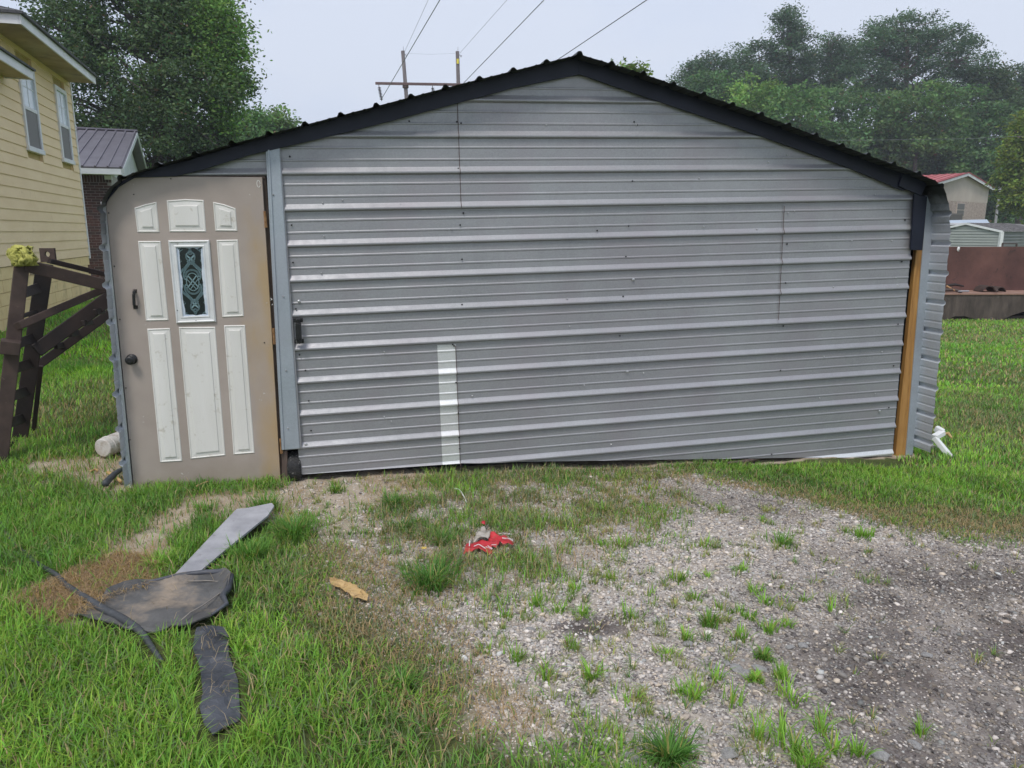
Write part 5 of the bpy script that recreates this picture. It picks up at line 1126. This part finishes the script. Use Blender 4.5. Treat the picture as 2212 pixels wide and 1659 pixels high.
# ------------------------------------------------------------------ grass
def blades(x, y, L_, W_, lean, colr, levels=2, z0=None, head=None, elev=0.0):
    n = len(x); z = surf(x, y) if z0 is None else z0; th = RNG.uniform(0, 2 * PI, n) if head is None else head; dx, dy = np.cos(th), np.sin(th); wx, wy = -dy, dx
    P = []; K = levels
    for k in range(K + 1):
        t = k / K; out = lean * L_ * t ** 1.7; up_ = L_ * t * np.sqrt(np.maximum(.06, 1 - (lean * .85 * t) ** 2)); wd = W_ * (1 - t ** 1.6) * .5
        c = np.stack([x + dx * out, y + dy * out, z + up_ + elev], -1); s_ = np.stack([wx * wd, wy * wd, np.zeros(n)], -1)
        if k < K: P += [c - s_, c + s_]
        else: P += [c]
    V = np.stack(P, 1); m = V.shape[1]; V = V.reshape(-1, 3); b = (np.arange(n) * m)[:, None]; T_ = []
    for k in range(K - 1): T_ += [b + np.array([[2 * k, 2 * k + 1, 2 * k + 3]]), b + np.array([[2 * k, 2 * k + 3, 2 * k + 2]])]
    T_.append(b + np.array([[2 * K - 2, 2 * K - 1, 2 * K]])); Fc = np.stack(T_, 1).reshape(-1, 3)
    return V, Fc, np.repeat(colr, len(T_), 0)
def join(parts):
    V, F_, C = [], [], []; o = 0
    for v, f, c in parts: V.append(v); F_.append(f + o); C.append(c); o += len(v)
    return np.concatenate(V), np.concatenate(F_), np.concatenate(C)
GREEN = np.array([.215, .40, .055]); DRY = np.array([.5, .38, .21]); DARK = np.array([.08, .205, .045]); OLIVE = np.array([.21, .275, .13])
bagp_ = [(1001, 1210), (1007, 1185), (1036, 1150), (1050, 1150), (1060, 1163), (1094, 1166), (1111, 1185), (1070, 1200), (1060, 1212)]
noGrow = [gpoly(MATP), gpoly([(426, 1359), (478, 1362), (496, 1429), (515, 1481), (522, 1565), (500, 1600), (455, 1625), (430, 1560), (437, 1451), (417, 1396)]), gpoly([(374, 1256), (513, 1126), (592, 1117), (526, 1181), (430, 1244)]), gpoly(bagp_), gpoly([(712, 1264), (742, 1272), (797, 1305), (794, 1316), (752, 1300)]), gpoly([(280, 1362), (310, 1370), (358, 1437), (345, 1440), (300, 1392)]), gpoly([(100, 1240), (150, 1270), (190, 1310), (180, 1322), (120, 1270)])]
def cover(x, y):
    g = zone('gravel', x, y, .18); wdy = zone('weedy', x, y, .3); d = 1 - g
    d = np.maximum(d, g * wdy * np.clip(fbm(x, y, 6, 31) * 3 - 1.05, 0, .85))
    d = d * (1 - .93 * np.clip(zone('dirt', x, y) + zone('straw', x, y) + zone('lshed', x, y) * 1.3 + zone('dirt2', x, y) * .85 + zone('sand', x, y) * .8, 0, 1))
    dry = np.clip(zone('dry1', x, y, .4) * .75 + zone('dry2', x, y, .5) * .85 + wdy * .5 + .12, 0, 1) * np.clip(fbm(x, y, 3.3, 40) * 2 - .3, 0, 1)
    d = d * (1 - .35 * zone('dry1', x, y, .4)) * np.clip(1.25 - 1.6 * np.clip(fbm(x, y, 4.1, 77) - .55, 0, 1) * 3, .25, 1)
    for p in noGrow: d = np.where(sdist(p, x, y) > -.022, 0, d)
    u_, w_ = shed_uv(x, y); d = np.where((w_ < -.02) & (w_ > -.22 - .15 * fbm(x, y, 3, 91)) & (u_ > .8) & (u_ < 5.1), np.maximum(d, np.clip(fbm(x, y, 7, 90) * 2.2 - .45, 0, .9)), d)
    d = np.where(in_shed(x, y), 0, d); return d, dry
def scatter(x0, x1, y0, y1, n, mk=None):
    x = RNG.uniform(x0, x1, n); y = RNG.uniform(y0, y1, n); d, dry = cover(x, y); k = RNG.random(n) < d
    # only what the place around the view needs
    return x[k], y[k], dry[k], d[k]
def bcol(n, dry, x, y, tone=1.0):
    b = GREEN * (1 - .0) ; pat = np.clip(fbm(x, y, 1.3, 55) * 1.5 - .3 + (fbm(x, y, 9, 56) - .5) * .7, 0, 1)[:, None]
    c = (DARK * (1 - pat) + GREEN * pat * 1.1 + GREEN * .12) * RNG.uniform(.65, 1.3, (n, 1)) * tone; c[:, 0] *= RNG.uniform(.8, 1.35, n)
    k2 = RNG.random(n) < dry * 1.3; c[k2] = OLIVE * RNG.uniform(.6, 1.25, (k2.sum(), 1)); isd = RNG.random(n) < (dry * .42 + .03); c[isd] = DRY * RNG.uniform(.6, 1.2, (isd.sum(), 1)); return c
parts = []
x, y, dry, d = scatter(-4.4, 4.4, 1.45, 5.6, 372000)
k = np.abs(x) < y * .74 + .9; x, y, dry, d = x[k], y[k], dry[k], d[k]; n = len(x)
short = np.clip(zone('dry1', x, y, .5) + zone('dry2', x, y, .5) + .5 * (x > .4), 0, 1)
Ln = RNG.uniform(.035, .1, n) * (1 - .55 * short) * (.7 + .6 * fbm(x, y, 2.5, 9)); 
parts.append(blades(x, y, Ln, RNG.uniform(.0038, .0075, n), RNG.uniform(.3, 1.08, n), bcol(n, dry, x, y), 2))
V, F_, C_ = join(parts); o = npmesh('grass', V, F_, M['grass'], None, C_); tag(o, 'short green lawn grass growing in front of the shed', 'grass', kind='stuff')
parts = []
for (x0, x1, y0, y1, n, L_, W_) in ((-7.2, -2.6, 4.6, 9, 80000, .08, .009), (-12.5, -4, 9, 17, 45000, .08, .018), (3.2, 8, 4.6, 9, 85000, .06, .009), (4.5, 14, 9, 18, 60000, .06, .02), (6, 22, 18, 36, 22000, .07, .04)):
    x, y, dry, d = scatter(x0, x1, y0, y1, n); k = np.abs(x) < y * .74 + .8; x, y, dry = x[k], y[k], dry[k]; m = len(x)
    dry = np.clip(fbm(x, y, .7, 60) * 1.7 - .55 + (.22 if x0 > 0 else -.1), 0, .75)
    parts.append(blades(x, y, L_ * RNG.uniform(.5, 1.2, m), W_ * RNG.uniform(.7, 1.3, m), RNG.uniform(.2, .9, m), bcol(m, dry * .75, x, y, 1.4), 2))
V, F_, C_ = join(parts); o = npmesh('grass', V, F_, M['grass'], None, C_); tag(o, 'mown lawn stretching away on both sides of the shed', 'grass', kind='stuff')
# straw and dead stems
parts = []
for (nm, n) in (('straw', 5200), ('dirt', 900), ('dry1', 3000), ('dry2', 3200), ('lshed', 600), ('weedy', 5000)):
    P = Z[nm]; lo, hi = P.min(0), P.max(0); x = RNG.uniform(lo[0], hi[0], n * 2); y = RNG.uniform(lo[1], hi[1], n * 2); k = (sdist(P, x, y) > -.03) & ~in_shed(x, y)
    x, y = x[k][:n], y[k][:n]; m = len(x); cc = np.array([.46, .32, .18]) * RNG.uniform(.5, 1.25, (m, 1)); cc[:, 2] *= RNG.uniform(.7, 1.3, m)
    parts.append(blades(x, y, RNG.uniform(.03, .08, m), RNG.uniform(.002, .0035, m), np.full(m, 1.12), cc, 2, elev=.006))
for (pl_, n, hz) in ((noGrow[1], 80, .042), (noGrow[0], 26, .05)):
    lo, hi = pl_.min(0), pl_.max(0); x = RNG.uniform(lo[0], hi[0], n * 3); y = RNG.uniform(lo[1], hi[1], n * 3); k = sdist(pl_, x, y) > .01; x, y = x[k][:n], y[k][:n]; m = len(x)
    parts.append(blades(x, y, RNG.uniform(.04, .09, m), RNG.uniform(.002, .003, m), np.full(m, 1.12), np.array([.42, .33, .22]) * RNG.uniform(.5, 1.1, (m, 1)), 2, elev=hz))
V, F_, C_ = join(parts); o = npmesh('dry_straw', V, F_, M['grass'], None, C_); tag(o, 'brown pine straw and dead grass stems on bare patches', 'straw', kind='stuff')
def clump(px, py, rpx, n, L_, label, dark=.6, up=.6, name='grass_clump', group=None, W_=.0065):
    n = int(n * .62) if name == 'grass_clump' else n
    c = ground(px, py); r = rpx * c[1] / FPX; a = RNG.uniform(0, 2 * PI, n); rr = r * .62 * RNG.random(n) ** .8 * (1 + .45 * np.sin(a * 3 + px) ); x = c[0] + rr * np.cos(a); y = c[1] + rr * np.sin(a)
    z = surf(x, y); head = a + RNG.normal(size=n) * .7; lean = np.clip(RNG.uniform(.35, 1.25, n) * (1.35 - up), 0, 1.08)
    colr = (DARK * dark + GREEN * 1.15 * (1 - dark)) * RNG.uniform(.6, 1.35, (n, 1)); k = RNG.random(n) < .14; colr[k] = np.array([.38, .36, .12]) * RNG.uniform(.7, 1.2, (k.sum(), 1))
    V, F_, C_ = blades(x, y, L_ * .85 * RNG.uniform(.4, 1.15, n), W_ * RNG.uniform(.7, 1.3, n), lean, colr, 3, z, head)
    base = (c[0], c[1], float(surf(c[0], c[1]))); o = npmesh(name, V, F_, M['grass'], None, C_, off=base); o.location = base; return tag(o, label, 'grass', group)
BIG = [(930, 1258, 95, 620, .17, 'largest dark grass clump, left of the red bag and below it', .85, .35), (850, 1098, 50, 330, .12, 'dark grass clump in front of the gate, left of the white string', .85, .4), (872, 1140, 40, 240, .10, 'smaller dark clump just below the clump by the gate', .85, .4),
       (955, 1172, 42, 240, .11, 'grass clump immediately left of the red bag', .8, .4), (575, 1100, 50, 380, .14, 'tall grass clump below the blue grey door channel', .7, .5), (635, 1165, 60, 520, .17, 'thick grass clump at the right end of the grey plank', .75, .35),
       (540, 1210, 60, 520, .15, 'long grass clump along the right side of the grey plank', .7, .45), (440, 1105, 34, 160, .09, 'small grass clump on the dirt before the door', .6, .4), (725, 1062, 36, 150, .09, 'thin grass clump on the sandy patch beneath the gate', .6, .35),
       (1445, 1640, 75, 460, .15, 'large dark clump at the bottom edge of the picture', .85, .35), (868, 1478, 55, 220, .10, 'low spreading clump on the dry lawn edge', .7, .2), (1690, 1178, 42, 150, .10, 'sprawling clump on the gravel below the right lawn', .55, .45),
       (1860, 1155, 44, 200, .08, 'pale clump on the gravel margin at right', .2, .55), (340, 1225, 60, 330, .10, 'yellowing clump left of the grey plank', .1, .4), (300, 1075, 50, 300, .10, 'grass clump below the left corner of the door', .6, .4),
       (1632, 1462, 26, 260, .045, 'bright low cushion of grass beside the flat stones', .0, .3), (1650, 1415, 28, 200, .06, 'dark green low clump above the flat stones', .5, .35), (1530, 1350, 30, 150, .10, 'upright clump on the gravel right of the dark ash patch', .5, .6)]
for b_ in BIG: clump(*b_[:6], b_[6], b_[7])
TU = [(1235, 1400), (1112, 1420), (1055, 1410), (1160, 1305), (1275, 1475), (1358, 1530), (1240, 1285), (1400, 1290), (1565, 1320), (1600, 1320), (1690, 1305), (1735, 1300), (1795, 1320), (1660, 1360), (1500, 1515), (1470, 1500), (1580, 1520), (1715, 1620), (1775, 1590), (1800, 1630), (1710, 1510), (1690, 1460), (1360, 1340), (1470, 1160), (1340, 1180), (1630, 1280), (1500, 1290), (1780, 1080), (2010, 1120), (1990, 1590), (1560, 1100), (1760, 1650), (1850, 1640), (1640, 1600), (1320, 1250), (1150, 1215), (1470, 1250), (1410, 1130), (1300, 1180), (1260, 1330), (1530, 1250), (1600, 1380), (1440, 1420), (1545, 1470), (1210, 1320), (1090, 1330), (1180, 1470), (1740, 1660), (1690, 1590), (1600, 1240), (1520, 1180), (1300, 1110), (1400, 1060), (1550, 1060), (1650, 1130), (1930, 1130), (1480, 1380), (1620, 1330), (1700, 1350), (1655, 1300)]
LM = [('the red bag', 1055, 1185), ('the dark ash patch', 1270, 1355), ('the large dark clump at the bottom edge', 1445, 1640), ('the bright low grass cushion', 1632, 1462), ('the sprawling clump by the right lawn', 1690, 1178), ('the white paper scrap', 1003, 1421), ('the largest dark grass clump', 930, 1258), ('the pale clump on the gravel margin', 1860, 1155), ('the white string', 992, 1064)]
ORD = ['nearest', 'second nearest', 'third nearest', 'fourth nearest', 'fifth nearest', 'sixth nearest', 'seventh nearest', 'eighth nearest', 'ninth nearest', 'tenth nearest']
def landmark_labels(pts, head):
    out = {}; lm = [(n, ground(x, y)[:2]) for n, x, y in LM]; P = [ground(p[0], p[1])[:2] for p in pts]
    for li, (n, c) in enumerate(lm):
        order = sorted(range(len(P)), key=lambda i: np.linalg.norm(P[i] - c))
        for rank, i in enumerate(order[:10]):
            if i not in out or rank < out[i][0]: out[i] = (rank, '%s, %s to %s' % (head, ORD[rank], n))
    return [out[i][1] if i in out else head + ', out on the open gravel' for i in range(len(P))]
TL = landmark_labels(TU, 'small green grass tuft')
for (px, py), tl_ in zip(TU, TL): clump(px, py, random.uniform(20, 44) * (1 + .4 * (py > 1450)), random.randint(18, 60), random.uniform(.05, .1) * (1 + .35 * (py > 1450)), tl_, random.uniform(0, .3), random.uniform(.35, .8), 'grass_tuft', 'grass tufts in the gravel', .006)
# fine weeds rooted all over the gravel
nc = 5200; x = RNG.uniform(-1.5, 3.2, nc); y = RNG.uniform(1.6, 5.4, nc)
pr_ = zone('gravel', x, y, .2) * (1 - .93 * zone('dark1', x, y, .5, .5)) * np.clip(fbm(x, y, 3.1, 101) * 2.6 - .75, 0, 1) * (.35 + .65 * np.clip((2.4 - x) / 2, 0, 1))
k = (RNG.random(nc) < pr_) & ~in_shed(x, y); x, y = x[k], y[k]; nbp = RNG.integers(5, 22, len(x)); cx_ = np.repeat(x, nbp); cy_ = np.repeat(y, nbp); n = len(cx_)
a = RNG.uniform(0, 2 * PI, n); r_ = .028 * RNG.random(n) * np.repeat(RNG.uniform(.4, 1.4, len(x)), nbp); hue = np.repeat(RNG.random(len(x)), nbp)[:, None]
cc = (np.array([.36, .4, .12]) * hue + np.array([.13, .26, .07]) * (1 - hue)) * RNG.uniform(.6, 1.25, (n, 1)); k = RNG.random(n) < .2; cc[k] = DRY * RNG.uniform(.6, 1.1, (k.sum(), 1))
V, F_, C_ = blades(cx_ + r_ * np.cos(a), cy_ + r_ * np.sin(a), RNG.uniform(.018, .06, n), RNG.uniform(.003, .005, n), RNG.uniform(.4, 1.1, n), cc, 2, None, a + RNG.normal(size=n) * .6)
o = npmesh('weeds', V, F_, M['grass'], None, C_); tag(o, 'sparse fine weeds and runners rooted through the gravel', 'weeds', kind='stuff')
fl = at_g(917, 1232, .13); fm = MB()
for k in range(6): a = k * PI / 3; fm.quad(fl, fl + (.012 * math.cos(a - .3), .012 * math.sin(a - .3), .003), fl + (.017 * math.cos(a), .017 * math.sin(a), .006), fl + (.012 * math.cos(a + .3), .012 * math.sin(a + .3), .003))
fwr = thing('yellow_flower', 'tiny yellow flower in the largest dark grass clump', 'flower', loc=tuple(at_g(917, 1240, 0)))
fm.build('petals', M['bloom'], fwr); MB().tube([at_g(917, 1240, 0), fl], .0015, 4).build('stem', M['hose'], fwr)

# ------------------------------------------------------------------ gravel
phi = (1 + 5 ** .5) / 2
ICO = np.array([(-1, phi, 0), (1, phi, 0), (-1, -phi, 0), (1, -phi, 0), (0, -1, phi), (0, 1, phi), (0, -1, -phi), (0, 1, -phi), (phi, 0, -1), (phi, 0, 1), (-phi, 0, -1), (-phi, 0, 1)]) / np.hypot(1, phi)
IF = np.array([(0, 11, 5), (0, 5, 1), (0, 1, 7), (0, 7, 10), (0, 10, 11), (1, 5, 9), (5, 11, 4), (11, 10, 2), (10, 7, 6), (7, 1, 8), (3, 9, 4), (3, 4, 2), (3, 2, 6), (3, 6, 8), (3, 8, 9), (4, 9, 5), (2, 4, 11), (6, 2, 10), (8, 6, 7), (9, 8, 1)])
OCT = np.array([(1, 0, 0), (0, 1, 0), (-1, 0, 0), (0, -1, 0), (.1, .1, 1), (0, 0, -.6)]); OF = np.array([(0, 1, 4), (1, 2, 4), (2, 3, 4), (3, 0, 4)])
def stones(x, y, s, base, faces, colr, flat=.55):
    n = len(x); m = len(base); sc3 = np.stack([RNG.uniform(.7, 1.35, n), RNG.uniform(.55, 1.0, n), RNG.uniform(.35, .75, n) * flat / .55], -1) * s[:, None]
    P = base[None] * (1 + RNG.uniform(-.22, .22, (n, m, 1))) * sc3[:, None]; a = RNG.uniform(0, 2 * PI, n)[:, None]; X = P[..., 0] * np.cos(a) - P[..., 1] * np.sin(a); Y = P[..., 0] * np.sin(a) + P[..., 1] * np.cos(a)
    Zt = P[..., 2] + X * RNG.uniform(-.3, .3, (n, 1)); z = surf(x, y) + s * .12
    V = np.stack([X + x[:, None], Y + y[:, None], Zt + z[:, None]], -1).reshape(-1, 3); F_ = (faces[None] + (np.arange(n) * m)[:, None, None]).reshape(-1, 3)
    return V, F_, np.repeat(colr, len(faces), 0)
def scol(n, x, y):
    pal = np.array([(.62, .6, .58), (.5, .49, .48), (.34, .33, .33), (.55, .5, .43), (.17, .16, .165), (.42, .38, .34), (.74, .73, .72), (.46, .49, .5)])
    p = np.array([.17, .2, .16, .17, .1, .12, .02, .06]); c = pal[RNG.choice(8, n, p=p)] * np.array([1.03, .985, .93]) * RNG.uniform(.8, 1.15, (n, 1)); dk = zone('dark1', x, y, .6, .6)[:, None]; dk3 = zone('dark3', x, y, .3)[:, None]
    p_ = np.clip(fbm(x, y, 2.2, 21) * 2.4 - .35, 0, 1)[:, None]; k = dk * (.45 + .75 * p_) * (RNG.random((n, 1)) < .8)
    return c * (1 - np.clip(.55 * k, 0, .7)) * (1 - .38 * dk3) * np.array([1.0, .975, .96])
def gscatter(n, x0, x1, y0, y1, near_bias=0):
    x = RNG.uniform(x0, x1, n); y = RNG.uniform(y0, y1, n); g = np.clip(zone('gravel', x, y, .3) * (.35 + 1.1 * fbm(x, y, 2.6, 71)) * (1 - .7 * zone('sand', x, y)) * (1 - .55 * zone('weedy', x, y, .3)) * (1 - .22 * zone('dark1', x, y, .5, .5) * np.clip(fbm(x, y, 2.2, 21) * 2.4 - .35, 0, 1)) * (1 - .85 * zone('dark2', x, y, .08, .1)), 0, 1) + .04 * zone('dirt', x, y) + .3 * zone('dirt2', x, y)
    k = (RNG.random(n) < g) & ~in_shed(x, y) & (np.abs(x) < y * .74 + 1.1); return x[k], y[k]
parts = []
x, y = gscatter(300000, -1.6, 5.0, 1.5, 5.8); n = len(x); parts.append(stones(x, y, RNG.uniform(.0035, .0075, n), OCT, OF, scol(n, x, y)))
x, y = gscatter(77000, -1.6, 5.0, 1.5, 5.8); n = len(x); parts.append(stones(x, y, .006 + .0065 * RNG.random(n) ** 2, ICO, IF, scol(n, x, y)))
x, y = gscatter(7000, -1.6, 5.0, 1.5, 5.8); n = len(x); parts.append(stones(x, y, .011 + .010 * RNG.random(n) ** 2, ICO, IF, scol(n, x, y) * 1.12, .45))
V, F_, C_ = join(parts); o = npmesh('gravel', V, F_, M['stone'], None, C_, smooth=False); tag(o, 'loose grey and white gravel spread over the parking area', 'gravel', kind='stuff')
ST = [(1592, 1440, .03), (1570, 1425, .024), (1612, 1448, .026), (1640, 1440, .028), (1545, 1438, .022), (1290, 1382, .022), (1705, 1400, .02), (1735, 1395, .026), (2000, 1425, .022), (1370, 1640, .03), (1655, 1395, .018), (1485, 1390, .024), (1145, 1355, .022), (1060, 1290, .024), (1575, 1620, .032), (1900, 1640, .03), (1975, 1620, .026)]
bmi = bmesh.new(); bmesh.ops.create_icosphere(bmi, subdivisions=3, radius=1)
for v in bmi.verts: v.co *= 1 + .25 * mnoise.fractal(v.co * 1.3, .9, 2, 3)
sm = bpy.data.meshes.new('flat_stone'); bmi.to_mesh(sm); bmi.free(); sm.materials.append(mat_simple('grey_stone', (.3, .29, .285), (.47, .455, .43), 3, .85, 0, .6, .05, 9))
SL = landmark_labels(ST, 'larger flat grey stone')
for i, (px, py, s) in enumerate(ST):
    p = at_g(px, py, s * .2); o = bpy.data.objects.new('flat_stone', sm); COL.objects.link(o); o.location = p; o.scale = (s * random.uniform(.9, 1.2), s * random.uniform(.6, .9), s * .42); o.rotation_euler = (random.uniform(-.2, .2), random.uniform(-.2, .2), random.uniform(0, 6)); tag(o, SL[i], 'stone', 'larger stones in the gravel')
p = at_g(1003, 1421, .01); crumple('paper_scrap', 'small crumpled white paper scrap on the gravel edge', 'paper', p, (.014, .012, .016), M['white_plastic'], 3, .5, 5)

build_haze()
